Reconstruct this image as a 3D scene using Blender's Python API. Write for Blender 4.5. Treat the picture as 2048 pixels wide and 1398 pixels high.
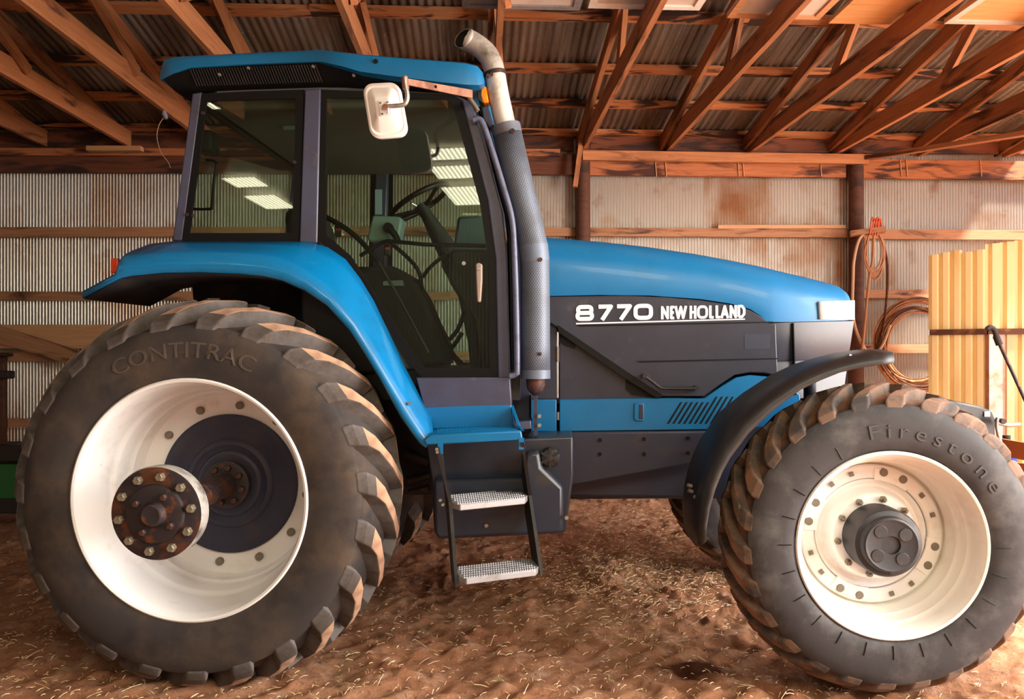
import bpy, bmesh, math, random
import numpy as np
from mathutils import Vector, Matrix

# ------------------------------------------------------------------ clear
for o in list(bpy.data.objects):
    bpy.data.objects.remove(o, do_unlink=True)
scene = bpy.context.scene
COL = scene.collection
random.seed(7)
rng = np.random.default_rng(11)

# ------------------------------------------------------------------ camera
F, CX, CY = 1500.0, 1024.0, 699.0        # focal length in pixels of a 2048 x 1398 frame
CAMH = 1.62
YAW = math.atan(64 / 1500)               # camera turned slightly right of the shed's depth axis
cam_d = bpy.data.cameras.new('camera')
cam_d.sensor_width = 36.0
cam_d.lens = 36.0 * F / 2048
cam_d.clip_start = 0.05
cam = bpy.data.objects.new('camera', cam_d)
cam.location = (0, 0, CAMH)
cam.rotation_euler = (math.pi / 2, 0, -YAW)
COL.objects.link(cam)
scene.camera = cam

# ------------------------------------------------------------------ light
scene.view_settings.view_transform = 'Standard'
scene.view_settings.look = 'None'
scene.view_settings.gamma = 1.0
scene.view_settings.use_curve_mapping = False
scene.view_settings.exposure = 0.36
scene.cycles.use_denoising = True
scene.cycles.max_bounces = 10
scene.cycles.diffuse_bounces = 5
scene.cycles.transparent_max_bounces = 16
scene.cycles.caustics_reflective = False
scene.cycles.caustics_refractive = False
scene.cycles.sample_clamp_indirect = 6.0

world = bpy.data.worlds.new('sky')
scene.world = world
world.use_nodes = True
wn = world.node_tree
wn.nodes.clear()
w_out = wn.nodes.new('ShaderNodeOutputWorld')
w_bg = wn.nodes.new('ShaderNodeBackground')
w_sky = wn.nodes.new('ShaderNodeTexSky')
w_sky.sky_type = 'NISHITA'
w_sky.sun_disc = False
w_sky.sun_elevation = math.radians(44)
w_sky.sun_rotation = math.radians(100)
w_sky.dust_density = 2.0
wn.links.new(w_sky.outputs[0], w_bg.inputs[0])
wn.links.new(w_bg.outputs[0], w_out.inputs[0])
w_bg.inputs[1].default_value = 0.30

def sun(direction, energy, color, angle):
    d = bpy.data.lights.new('sun', 'SUN')
    d.energy = energy; d.color = color; d.angle = math.radians(angle)
    o = bpy.data.objects.new('sun', d); COL.objects.link(o)
    o.rotation_euler = Vector(direction).to_track_quat('-Z', 'Y').to_euler()
    return o
sun((-0.52, 0.30, -0.80), 19.0, (1.0, 0.92, 0.80), 5.0)

def area(name, loc, direction, sx, sy, energy, color):
    d = bpy.data.lights.new(name, 'AREA')
    d.shape = 'RECTANGLE'; d.size = sx; d.size_y = sy
    d.energy = energy; d.color = color
    o = bpy.data.objects.new(name, d); COL.objects.link(o)
    o.location = loc
    o.rotation_euler = Vector(direction).to_track_quat('-Z', 'Z').to_euler()
    return o
# daylight standing in the shed's open right-hand end
area('daylight_open_end', (5.98, 1.1, 2.1), (-1, 0, -0.04), 13.6, 3.9, 2600, (1.0, 0.95, 0.89))

# ------------------------------------------------------------------ frames of reference
FWD = Vector((math.sin(YAW), math.cos(YAW), 0))
RGT = Vector((math.cos(YAW), -math.sin(YAW), 0))
UP = Vector((0, 0, 1))
CAMP = Vector((0, 0, CAMH))
def ray(px, py):
    return FWD + RGT * ((px - CX) / F) + UP * ((CY - py) / F)
def WZ(px, py, z):                       # point at a given distance along the viewing axis
    return CAMP + ray(px, py) * z
def WY(px, py, y):                       # point on the plane world Y = y
    r = ray(px, py)
    return CAMP + r * (y / r.y)
def WG(px, py, h=0.0):                   # point on the ground
    r = ray(px, py)
    return CAMP + r * ((h - CAMH) / r.z)

TS = 0.0573                              # the tractor stands turned a little towards the camera
EY = (FWD + RGT * TS).normalized()
EX = (RGT - FWD * TS).normalized()
_lip = FWD * 3.48 + RGT * ((376 - CX) / F * 3.48)
TO = Vector((_lip.x, _lip.y, 0)) + EY * 1.20
TM = Matrix(((EX.x, EY.x, 0, TO.x), (EX.y, EY.y, 0, TO.y), (0, 0, 1, 0), (0, 0, 0, 1)))
def P(px, py, y):                        # (x, z) in the tractor's own frame on its plane y
    r = ray(px, py)
    t = (y - EY.dot(CAMP - TO)) / EY.dot(r)
    q = CAMP + r * t
    return EX.dot(q - TO), q.z
def P3(px, py, y):
    x, z = P(px, py, y)
    return Vector((x, y, z))

# ------------------------------------------------------------------ colour and materials
def lin(v):
    v /= 255.0
    return v / 12.92 if v <= 0.04045 else ((v + 0.055) / 1.055) ** 2.4
def C(r, g, b):
    return (lin(r), lin(g), lin(b), 1.0)

MATS = {}
def base_mat(name):
    m = bpy.data.materials.new(name)
    m.use_nodes = True
    nt = m.node_tree
    bs = nt.nodes['Principled BSDF']
    MATS[name] = m
    return m, nt, bs

def noise(nt, vec, scale, detail=4, rough=0.6, dist=0.0):
    n = nt.nodes.new('ShaderNodeTexNoise')
    n.inputs['Scale'].default_value = scale
    n.inputs['Detail'].default_value = detail
    n.inputs['Roughness'].default_value = rough
    n.inputs['Distortion'].default_value = dist
    if vec is not None:
        nt.links.new(vec, n.inputs['Vector'])
    return n.outputs['Fac']
def ramp(nt, fac, lo, hi):
    r = nt.nodes.new('ShaderNodeMapRange')
    r.inputs['From Min'].default_value = lo
    r.inputs['From Max'].default_value = hi
    nt.links.new(fac, r.inputs['Value'])
    return r.outputs['Result']
def mixc(nt, fac, a, b):
    m = nt.nodes.new('ShaderNodeMix')
    m.data_type = 'RGBA'
    for sock, v in ((m.inputs[6], a), (m.inputs[7], b)):
        if isinstance(v, tuple): sock.default_value = v
        else: nt.links.new(v, sock)
    if isinstance(fac, float): m.inputs[0].default_value = fac
    else: nt.links.new(fac, m.inputs[0])
    return m.outputs[2]
def mth(nt, op, a, b=None):
    m = nt.nodes.new('ShaderNodeMath'); m.operation = op
    for s, v in ((m.inputs[0], a), (m.inputs[1], b)):
        if v is None: continue
        if isinstance(v, (int, float)): s.default_value = v
        else: nt.links.new(v, s)
    return m.outputs[0]
def coords(nt, scale=None, rnd=True):
    tc = nt.nodes.new('ShaderNodeTexCoord')
    v = tc.outputs['Object']
    if rnd:
        oi = nt.nodes.new('ShaderNodeObjectInfo')
        s = mth(nt, 'MULTIPLY', oi.outputs['Random'], 57.0)
        cb = nt.nodes.new('ShaderNodeCombineXYZ')
        nt.links.new(s, cb.inputs[0]); nt.links.new(s, cb.inputs[1]); nt.links.new(s, cb.inputs[2])
        a = nt.nodes.new('ShaderNodeVectorMath'); a.operation = 'ADD'
        nt.links.new(v, a.inputs[0]); nt.links.new(cb.outputs[0], a.inputs[1])
        v = a.outputs[0]
    if scale is not None:
        mp = nt.nodes.new('ShaderNodeVectorMath'); mp.operation = 'MULTIPLY'
        mp.inputs[1].default_value = scale
        nt.links.new(v, mp.inputs[0]); v = mp.outputs[0]
    return v
def add_bump(nt, bs, height, strength, dist=0.01):
    b = nt.nodes.new('ShaderNodeBump')
    b.inputs['Strength'].default_value = strength
    b.inputs['Distance'].default_value = dist
    nt.links.new(height, b.inputs['Height'])
    nt.links.new(b.outputs[0], bs.inputs['Normal'])

def M(name, col, rough=0.5, metal=0.0, layers=(), bump=None, coat=0.0, spec=0.5, rnd=False, emit=None):
    """layers: (colour, scale, lo, hi[, stretch]) noise patches of another colour over the base."""
    m, nt, bs = base_mat(name)
    cur = col
    for L in layers:
        v = coords(nt, L[4] if len(L) > 4 else None, rnd)
        f = ramp(nt, noise(nt, v, L[1], 5, 0.62), L[2], L[3])
        cur = mixc(nt, f, cur, L[0])
    if isinstance(cur, tuple): bs.inputs['Base Color'].default_value = cur
    else: nt.links.new(cur, bs.inputs['Base Color'])
    bs.inputs['Roughness'].default_value = rough
    bs.inputs['Metallic'].default_value = metal
    bs.inputs['Specular IOR Level'].default_value = spec
    bs.inputs['Coat Weight'].default_value = coat
    bs.inputs['Coat Roughness'].default_value = 0.08
    if bump:
        add_bump(nt, bs, noise(nt, coords(nt, None, rnd), bump[0], 5, 0.6), bump[1], bump[2])
    return m

def wood(name, c1, c2, dark, dark_lo, dark_hi, rough=0.75):
    m, nt, bs = base_mat(name)
    g = noise(nt, coords(nt, (1.2, 26, 26)), 1.6, 6, 0.7, 0.6)
    cur = mixc(nt, ramp(nt, g, 0.3, 0.7), c1, c2)
    k = noise(nt, coords(nt, (1.3, 7, 7)), 1.1, 4, 0.55, 0.8)
    cur = mixc(nt, ramp(nt, k, dark_lo, dark_hi), cur, dark)
    oi = nt.nodes.new('ShaderNodeObjectInfo')
    hs = nt.nodes.new('ShaderNodeHueSaturation')
    v = mth(nt, 'ADD', mth(nt, 'MULTIPLY', oi.outputs['Random'], 0.35), 0.82)
    nt.links.new(v, hs.inputs['Value']); nt.links.new(cur, hs.inputs['Color'])
    nt.links.new(hs.outputs[0], bs.inputs['Base Color'])
    bs.inputs['Roughness'].default_value = rough
    add_bump(nt, bs, g, 0.25, 0.004)
    return m

wood('wood_girt', C(190, 142, 106), C(160, 108, 72), C(72, 42, 28), 0.54, 0.70)
wood('wood_truss', C(186, 128, 84), C(150, 94, 58), C(78, 44, 28), 0.52, 0.68)
wood('wood_purlin', C(200, 140, 94), C(160, 100, 62), C(46, 24, 16), 0.48, 0.56)
wood('wood_beam', C(192, 124, 80), C(156, 92, 56), C(66, 32, 22), 0.48, 0.60)
wood('wood_dark', C(122, 70, 44), C(96, 52, 32), C(46, 24, 18), 0.46, 0.60)
wood('wood_post', C(96, 58, 40), C(74, 42, 30), C(50, 28, 22), 0.5, 0.7)
wood('wood_pale', C(205, 160, 118), C(186, 134, 92), C(150, 92, 60), 0.62, 0.8)
wood('plywood', C(214, 164, 108), C(198, 140, 84), C(170, 104, 58), 0.62, 0.8)

M('wall_metal', C(214, 209, 202), 0.34, 0.65,
  [(C(190, 154, 124), 0.9, 0.50, 0.70, (1, 1, .55)), (C(170, 130, 100), 2.6, 0.60, 0.80, (1.2, 1, .4)), (C(220, 214, 206), 1.1, 0.56, 0.72, (2, 1, .3))],
  bump=(60, 0.1, 0.002), rnd=True)
M('roof_metal', C(150, 142, 132), 0.42, 0.6,
  [(C(104, 94, 84), 1.5, 0.40, 0.62, (3, .35, 1)), (C(190, 182, 170), 40, 0.60, 0.74), (C(128, 102, 80), 2.4, 0.62, 0.78)], rnd=True)
M('shed_metal', C(120, 112, 104), 0.6, 0.2)
M('blue', C(0, 106, 160), 0.40, 0.0, [(C(0, 99, 149), 6, 0.45, 0.75)], coat=0.12)
M('blue_dusty', C(0, 116, 176), 0.30, 0.0, [(C(6, 106, 160), 5, 0.45, 0.7), (C(104, 104, 98), 9, 0.64, 0.88, (.5, 3, 3))], coat=0.4)
M('slate', C(68, 72, 94), 0.38, 0.0, [(C(62, 61, 76), 7, 0.4, 0.7), (C(96, 94, 104), 14, 0.62, 0.8)])
M('panel_dark', C(52, 54, 66), 0.34, 0.0, [(C(44, 45, 55), 4, 0.35, 0.7), (C(80, 76, 78), 10, 0.62, 0.82)], bump=(240, 0.08, 0.002))
M('chassis_dark', C(46, 50, 68), 0.46, 0.1, [(C(62, 58, 64), 6, 0.52, 0.75)])
M('tank_plastic', C(36, 43, 56), 0.36, 0.0, [(C(56, 54, 52), 4, 0.52, 0.74)])
M('black_plastic', C(30, 29, 30), 0.45, 0.0, [(C(56, 52, 48), 5, 0.5, 0.75)])
M('seal_black', C(6, 6, 7), 0.5, spec=0.25)
M('liner_dark', C(26, 26, 34), 0.8, 0.0, [(C(48, 42, 38), 6, 0.5, 0.7)])
M('interior_grey', C(96, 96, 92), 0.8)
M('interior_teal', C(70, 90, 94), 0.7)
M('interior_dark', C(30, 31, 32), 0.6)
M('seat_cloth', C(44, 42, 44), 0.9)
M('monitor_grey', C(128, 150, 156), 0.5)
M('warning_label', C(150, 170, 178), 0.5)
M('tyre', C(54, 49, 48), 0.72, 0.0, [(C(80, 66, 54), 3.2, 0.44, 0.68), (C(40, 37, 38), 5.0, 0.5, 0.7)], bump=(70, 0.12, 0.004), spec=0.35)
M('tyre_front', C(56, 53, 54), 0.66, 0.0, [(C(92, 88, 86), 3.6, 0.50, 0.70), (C(40, 37, 38), 5.0, 0.48, 0.70)], bump=(70, 0.12, 0.004), spec=0.35)
M('lug_side_front', C(112, 88, 72), 0.8, 0.0, [(C(66, 60, 58), 7, 0.44, 0.6)], bump=(60, 0.15, 0.004), spec=0.35, rnd=True)
M('lug_side', C(92, 86, 84), 0.7, 0.0, [(C(70, 62, 56), 8, 0.45, 0.65)], bump=(60, 0.15, 0.004), spec=0.35)
M('lug_top', C(178, 140, 112), 0.85, 0.0, [(C(120, 92, 74), 9, 0.45, 0.7)], bump=(80, 0.2, 0.004))
M('lug_top_front', C(138, 100, 76), 0.85, 0.0, [(C(84, 70, 62), 7, 0.42, 0.62), (C(190, 160, 134), 14, 0.62, 0.75)], bump=(80, 0.2, 0.004), rnd=True)
M('tyre_letter', C(76, 65, 56), 0.75)
M('tyre_letter_dark', C(66, 63, 64), 0.7)
M('rim_white', C(232, 230, 228), 0.36, 0.0, [(C(206, 196, 184), 5, 0.55, 0.8), (C(150, 110, 80), 24, 0.70, 0.80)], coat=0.15)
M('rim_cream', C(236, 232, 224), 0.38, 0.0, [(C(214, 202, 184), 5, 0.52, 0.8), (C(150, 104, 70), 26, 0.72, 0.82)], coat=0.15)
M('disc_blue', C(34, 36, 56), 0.55, 0.0, [(C(52, 46, 54), 6, 0.5, 0.7)])
M('rust_metal', C(92, 54, 34), 0.6, 0.3, [(C(48, 40, 44), 10, 0.40, 0.54), (C(150, 84, 40), 18, 0.60, 0.74)], bump=(60, 0.3, 0.004))
M('hub_dark', C(48, 40, 42), 0.6, 0.3, [(C(110, 62, 36), 14, 0.56, 0.68)], bump=(60, 0.2, 0.004))
M('hub_black', C(48, 48, 52), 0.5, 0.1, [(C(88, 74, 62), 8, 0.55, 0.72)], bump=(50, 0.15, 0.004))
M('bolt_grey', C(150, 140, 120), 0.45, 0.6, [(C(110, 92, 72), 30, 0.5, 0.7)])
M('bolt_dull', C(122, 114, 100), 0.6, 0.2)
M('steel', C(176, 172, 168), 0.35, 0.8, [(C(140, 100, 80), 10, 0.6, 0.75)])
M('step_alu', C(148, 146, 148), 0.5, 0.3, [(C(122, 116, 112), 14, 0.5, 0.7)])
M('exhaust_pipe', C(206, 202, 198), 0.42, 0.25, [(C(150, 132, 112), 6, 0.52, 0.7)])
M('exhaust_elbow', C(172, 168, 162), 0.5, 0.2, [(C(92, 82, 74), 8, 0.46, 0.66)])
M('soot', C(14, 13, 12), 0.9)
M('white_paint', C(244, 242, 240), 0.35)
M('white_decal', C(240, 240, 240), 0.5)
M('amber', C(246, 140, 10), 0.25)
M('orange_lamp', C(226, 70, 16), 0.35)
M('handle_tan', C(150, 132, 118), 0.5)
M('rail_blue', C(92, 98, 122), 0.42, 0.1, [(C(66, 66, 80), 14, 0.5, 0.7)])
M('bronze_bar', C(150, 106, 84), 0.5, 0.4, [(C(110, 66, 48), 12, 0.45, 0.65)])
M('cream_metal', C(244, 226, 178), 0.5, 0.0, [(C(220, 182, 120), 2.6, 0.50, 0.72, (1, 1, .35)), (C(150, 92, 44), 9, 0.68, 0.78)], rnd=True)
M('rust_seam', C(84, 46, 26), 0.85, 0.1, [(C(132, 84, 50), 12, 0.5, 0.7)])
M('pink_steel', C(196, 150, 136), 0.5, 0.1, [(C(160, 96, 76), 6, 0.5, 0.7)])
M('hose_tan', C(176, 120, 80), 0.6)
M('hose_orange', C(190, 92, 50), 0.6)
M('hose_pale', C(196, 160, 128), 0.6)
M('wire_rust', C(170, 112, 66), 0.65, 0.1)
M('green_paint', C(30, 92, 44), 0.5)
M('dark_steel', C(44, 38, 36), 0.6, 0.3)
M('blue_dark', C(20, 50, 150), 0.5)
M('orange_box', C(190, 106, 54), 0.7)
M('panel_white', C(206, 196, 184), 0.6, 0.0, [(C(176, 160, 144), 4, 0.5, 0.75)])
M('ceramic', C(140, 150, 170), 0.3)
M('straw', C(230, 206, 164), 0.7, 0.0, [(C(190, 146, 90), 30, 0.45, 0.6)])

m_ = MATS['cream_metal']; nt_ = m_.node_tree
tl_ = nt_.nodes.new('ShaderNodeBsdfTranslucent'); tl_.inputs[0].default_value = C(250, 236, 196)
mx_ = nt_.nodes.new('ShaderNodeMixShader'); mx_.inputs[0].default_value = 0.45
nt_.links.new(nt_.nodes['Principled BSDF'].outputs[0], mx_.inputs[1]); nt_.links.new(tl_.outputs[0], mx_.inputs[2])
nt_.links.new(mx_.outputs[0], nt_.nodes['Material Output'].inputs[0])
def glass(name, tint):
    m = bpy.data.materials.new(name); m.use_nodes = True; MATS[name] = m
    nt = m.node_tree; nt.nodes.clear()
    out = nt.nodes.new('ShaderNodeOutputMaterial')
    tr = nt.nodes.new('ShaderNodeBsdfTransparent'); tr.inputs[0].default_value = tint
    gl = nt.nodes.new('ShaderNodeBsdfGlossy'); gl.inputs['Roughness'].default_value = 0.015
    lw_ = nt.nodes.new('ShaderNodeLayerWeight'); lw_.inputs[0].default_value = 0.5
    fac = mth(nt, 'ADD', mth(nt, 'MULTIPLY', mth(nt, 'POWER', lw_.outputs['Facing'], 5.0), 0.9), 0.04)
    mx = nt.nodes.new('ShaderNodeMixShader')
    nt.links.new(fac, mx.inputs[0]); nt.links.new(tr.outputs[0], mx.inputs[1]); nt.links.new(gl.outputs[0], mx.inputs[2])
    nt.links.new(mx.outputs[0], out.inputs[0])
glass('glass_cab', (0.74, 0.82, 0.74, 1))
glass('glass_far', (0.90, 0.94, 0.88, 1))
glass('glass_lamp', (0.95, 0.95, 0.95, 1))

m_ = MATS['tyre_front']; nt_ = m_.node_tree; bs_ = nt_.nodes['Principled BSDF']     # dried mud on the tread between the bars
sx_ = nt_.nodes.new('ShaderNodeSeparateXYZ'); nt_.links.new(coords(nt_, None, False), sx_.inputs[0])
rad_ = mth(nt_, 'SQRT', mth(nt_, 'ADD', mth(nt_, 'MULTIPLY', sx_.outputs[0], sx_.outputs[0]), mth(nt_, 'MULTIPLY', sx_.outputs[2], sx_.outputs[2])))
md_ = mth(nt_, 'MULTIPLY', ramp(nt_, rad_, 0.640, 0.652), ramp(nt_, noise(nt_, coords(nt_, None, False), 6, 4), 0.36, 0.52))
old_ = bs_.inputs['Base Color'].links[0].from_socket
nt_.links.new(mixc(nt_, md_, old_, C(128, 92, 68)), bs_.inputs['Base Color'])

# perforated heat shield: staggered punched holes
m, nt, bs = base_mat('perforated')
uvn = nt.nodes.new('ShaderNodeUVMap')
sp = nt.nodes.new('ShaderNodeSeparateXYZ'); nt.links.new(uvn.outputs[0], sp.inputs[0])
k = 2 * math.pi / 0.017
su = mth(nt, 'COSINE', mth(nt, 'MULTIPLY', sp.outputs[0], k))
sv = mth(nt, 'COSINE', mth(nt, 'MULTIPLY', sp.outputs[1], k * 0.9))
hole = mth(nt, 'MULTIPLY', ramp(nt, mth(nt, 'MULTIPLY', su, sv), 0.30, 0.55), 0.85)
nz = ramp(nt, noise(nt, coords(nt, None, False), 5, 4), 0.45, 0.7)
nt.links.new(mixc(nt, hole, mixc(nt, nz, C(100, 110, 126), C(84, 88, 98)), C(22, 23, 28)), bs.inputs['Base Color'])
bs.inputs['Roughness'].default_value = 0.5; bs.inputs['Metallic'].default_value = 0.2
M('shield_plain', C(98, 110, 128), 0.5, 0.2, [(C(86, 82, 84), 5, 0.45, 0.7)])

# dirt floor
m, nt, bs = base_mat('dirt')
v = coords(nt, None, False)
cur = mixc(nt, ramp(nt, noise(nt, v, 0.9, 5, 0.6), 0.35, 0.68), C(208, 152, 116), C(186, 122, 86))
cur = mixc(nt, ramp(nt, noise(nt, v, 7, 6, 0.7), 0.5, 0.72), cur, C(216, 172, 144))
cur = mixc(nt, ramp(nt, noise(nt, v, 22, 5, 0.7), 0.56, 0.72), cur, C(134, 88, 64))
cur = mixc(nt, ramp(nt, noise(nt, coords(nt, (1, 1, 1), False), 2.1, 6, 0.75), 0.60, 0.70), cur, C(208, 172, 128))
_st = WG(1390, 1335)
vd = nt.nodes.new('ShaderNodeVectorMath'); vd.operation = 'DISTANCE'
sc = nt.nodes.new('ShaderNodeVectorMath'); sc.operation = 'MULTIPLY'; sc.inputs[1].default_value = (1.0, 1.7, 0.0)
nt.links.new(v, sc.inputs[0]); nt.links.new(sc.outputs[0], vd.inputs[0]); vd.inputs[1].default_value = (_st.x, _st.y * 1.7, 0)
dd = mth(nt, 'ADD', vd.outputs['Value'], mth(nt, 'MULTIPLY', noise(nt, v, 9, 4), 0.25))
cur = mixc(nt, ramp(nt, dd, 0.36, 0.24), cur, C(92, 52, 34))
nt.links.new(cur, bs.inputs['Base Color'])
bs.inputs['Roughness'].default_value = 0.95; bs.inputs['Specular IOR Level'].default_value = 0.1
add_bump(nt, bs, noise(nt, v, 44, 7, 0.75), 1.0, 0.03)

# ------------------------------------------------------------------ object helpers
def link(o, parent=None):
    COL.objects.link(o)
    if parent is not None: o.parent = parent
    return o
def tag(o, label=None, cat=None, group=None, kind=None):
    if label: o['label'] = label
    if cat: o['category'] = cat
    if group: o['group'] = group
    if kind: o['kind'] = kind
    return o
def empty(name, loc=(0, 0, 0), parent=None):
    o = bpy.data.objects.new(name, None)
    o.empty_display_size = 0.1
    o.location = loc
    return link(o, parent)
def mesh(name, verts, faces, mats, fm=None, smooth=None, recalc=True):
    me = bpy.data.meshes.new(name)
    me.from_pydata([tuple(v) for v in verts], [], faces)
    if isinstance(mats, str): mats = [mats]
    for s in mats: me.materials.append(MATS[s])
    if fm is not None: me.polygons.foreach_set('material_index', fm)
    if recalc:
        bm = bmesh.new(); bm.from_mesh(me)
        bmesh.ops.recalc_face_normals(bm, faces=bm.faces)
        bm.to_mesh(me); bm.free()
    if smooth is not None:
        me.shade_smooth()
        me.set_sharp_from_angle(angle=math.radians(smooth))
    me.update()
    return me
def mk(name, verts, faces, mats, parent=None, fm=None, smooth=None, bevel=0, loc=None, recalc=True):
    o = bpy.data.objects.new(name, mesh(name, verts, faces, mats, fm, smooth, recalc))
    if loc is not None: o.location = loc
    link(o, parent)
    if bevel: bev(o, bevel)
    return o
def bev(o, w, seg=2):
    b = o.modifiers.new('bevel', 'BEVEL')
    b.width = w; b.segments = seg; b.limit_method = 'ANGLE'; b.angle_limit = math.radians(32)
    b.harden_normals = False
    o.data.shade_smooth(); o.data.set_sharp_from_angle(angle=math.radians(40))
def copyobj(src, parent, loc=None, mat=None):
    c = src.copy(); COL.objects.link(c); c.parent = parent
    if loc is not None: c.location = loc
    if mat is not None: c.matrix_local = mat
    return c
def copytree(src, parent):
    c = copyobj(src, parent)
    for ch in src.children: copytree(ch, c)
    return c

BOXF = [(0, 1, 3, 2), (4, 6, 7, 5), (0, 4, 5, 1), (2, 3, 7, 6), (0, 2, 6, 4), (1, 5, 7, 3)]
def boxv(x0, x1, y0, y1, z0, z1):
    return [(x, y, z) for x in (x0, x1) for y in (y0, y1) for z in (z0, z1)]
def box(name, x0, x1, y0, y1, z0, z1, m, parent, bevel=0):
    return mk(name, boxv(x0, x1, y0, y1, z0, z1), BOXF, m, parent, bevel=bevel)
_board_cache = {}
def board(name, p0, p1, w, h, m, parent, up=(0, 0, 1), bevel=0.003):
    """plank from p0 to p1, w across, h along 'up' (p0, p1 run through the middle of the section)."""
    p0, p1 = Vector(p0), Vector(p1)
    d = p1 - p0; L = d.length; x = d.normalized()
    y = Vector(up).cross(x).normalized(); z = x.cross(y)
    key = (name, round(L, 3), round(w, 4), round(h, 4), m)
    if key in _board_cache: me = _board_cache[key]
    else:
        me = mesh(name, boxv(-L / 2, L / 2, -w / 2, w / 2, -h / 2, h / 2), BOXF, m); _board_cache[key] = me
    o = bpy.data.objects.new(name, me); link(o, parent)
    c = (p0 + p1) / 2
    o.matrix_local = Matrix(((x.x, y.x, z.x, c.x), (x.y, y.y, z.y, c.y), (x.z, y.z, z.z, c.z), (0, 0, 0, 1)))
    return o
def pl(px, y):
    return [P(a, b, y) for a, b in px]
def prism(name, px, y0, y1, m, parent, bevel=0, smooth=None, raw=False):
    pts = px if raw else pl(px, y0)
    n = len(pts)
    vs = [(x, y0, z) for x, z in pts] + [(x, y1, z) for x, z in pts]
    fs = [tuple(range(n)), tuple(range(2 * n - 1, n - 1, -1))]
    fs += [(i, i + n, (i + 1) % n + n, (i + 1) % n) for i in range(n)]
    return mk(name, vs, fs, m, parent, bevel=bevel, smooth=smooth)
def ringprism(name, outer, inner, y0, y1, m, parent, bevel=0, yo=None):
    """flat frame between two outlines with equal counts (pixels on plane y0)."""
    a, b = pl(outer, y0), pl(inner, y0); n = len(a)
    vs = [(x, y0, z) for x, z in a] + [(x, y0, z) for x, z in b] + [(x, y1, z) for x, z in a] + [(x, y1, z) for x, z in b]
    fs = []
    for i in range(n):
        j = (i + 1) % n
        fs += [(i, j, n + j, n + i), (2 * n + i, 3 * n + i, 3 * n + j, 2 * n + j), (i, 2 * n + i, 2 * n + j, j), (n + i, n + j, 3 * n + j, 3 * n + i)]
    return mk(name, vs, fs, m, parent, bevel=bevel)
def catmull(pts, k=6):
    pts = [Vector(p) for p in pts]
    out = []
    for i in range(len(pts) - 1):
        p0 = pts[max(i - 1, 0)]; p1 = pts[i]; p2 = pts[i + 1]; p3 = pts[min(i + 2, len(pts) - 1)]
        for s in range(k):
            t = s / k
            out.append(0.5 * ((2 * p1) + (p2 - p0) * t + (2 * p0 - 5 * p1 + 4 * p2 - p3) * t * t + (3 * p1 - p0 - 3 * p2 + p3) * t ** 3))
    out.append(pts[-1])
    return out
def tube_geo(pts, r, n=10, caps=True, closed=False):
    pts = [Vector(p) for p in pts]
    m_ = len(pts)
    rs = r if isinstance(r, (list, tuple)) else [r] * m_
    vs, fs = [], []
    t0 = (pts[1] - pts[0]).normalized()
    nrm = t0.orthogonal().normalized()
    for i, p in enumerate(pts):
        if closed: t = (pts[(i + 1) % m_] - pts[i - 1]).normalized()
        else: t = (pts[min(i + 1, m_ - 1)] - pts[max(i - 1, 0)]).normalized()
        nrm = (nrm - t * nrm.dot(t)).normalized()
        b = t.cross(nrm)
        for k in range(n):
            a = 2 * math.pi * k / n
            vs.append(p + (nrm * math.cos(a) + b * math.sin(a)) * rs[i])
    for i in range(m_ if closed else m_ - 1):
        for k in range(n):
            a, b_ = i * n + k, i * n + (k + 1) % n
            c_, d_ = ((i + 1) % m_) * n + (k + 1) % n, ((i + 1) % m_) * n + k
            fs.append((a, b_, c_, d_))
    if caps and not closed:
        fs.append(tuple(range(n))[::-1]); fs.append(tuple(range((m_ - 1) * n, m_ * n)))
    return vs, fs
def tube(name, pts, r, m, parent, n=10, smooth=True, k=0, caps=True, closed=False):
    if k: pts = catmull(pts, k)
    vs, fs = tube_geo(pts, r, n, caps, closed)
    return mk(name, vs, fs, m, parent, smooth=50 if smooth else None)
def revolve(name, prof, m, parent, n=64, loc=None, smooth=35, fm=None):
    """profile [(radius, y)] turned about the Y axis."""
    vs, fs, idx = [], [], []
    for r, y in prof:
        if r < 1e-6:
            idx.append([len(vs)] * n); vs.append((0, y, 0))
        else:
            idx.append(list(range(len(vs), len(vs) + n)))
            vs += [(r * math.sin(2 * math.pi * i / n), y, r * math.cos(2 * math.pi * i / n)) for i in range(n)]
    mi = []
    for s in range(len(prof) - 1):
        a, b = idx[s], idx[s + 1]
        for i in range(n):
            j = (i + 1) % n
            f = []
            for q in (a[i], a[j], b[j], b[i]):
                if q not in f: f.append(q)
            if len(f) > 2: fs.append(tuple(f)); mi.append(fm[s] if fm else 0)
    return mk(name, vs, fs, m, parent, smooth=smooth, loc=loc, fm=mi if fm else None)
def pol(r, phi, y):                       # phi clockwise from the top as seen from the camera's side
    return (r * math.sin(phi), y, r * math.cos(phi))

# ================================================================== THE SHED
WALL_Y = 8.2
EAVE = 3.92
PITCH = 0.17
RIDGE_Y = 1.0
X0, X1 = -8.6, 6.0
FRONT_Y = -6.0
def roof_z(y):
    return EAVE + PITCH * (WALL_Y - y) if y >= RIDGE_Y else EAVE + PITCH * (WALL_Y - RIDGE_Y) - PITCH * (RIDGE_Y - y)

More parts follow.
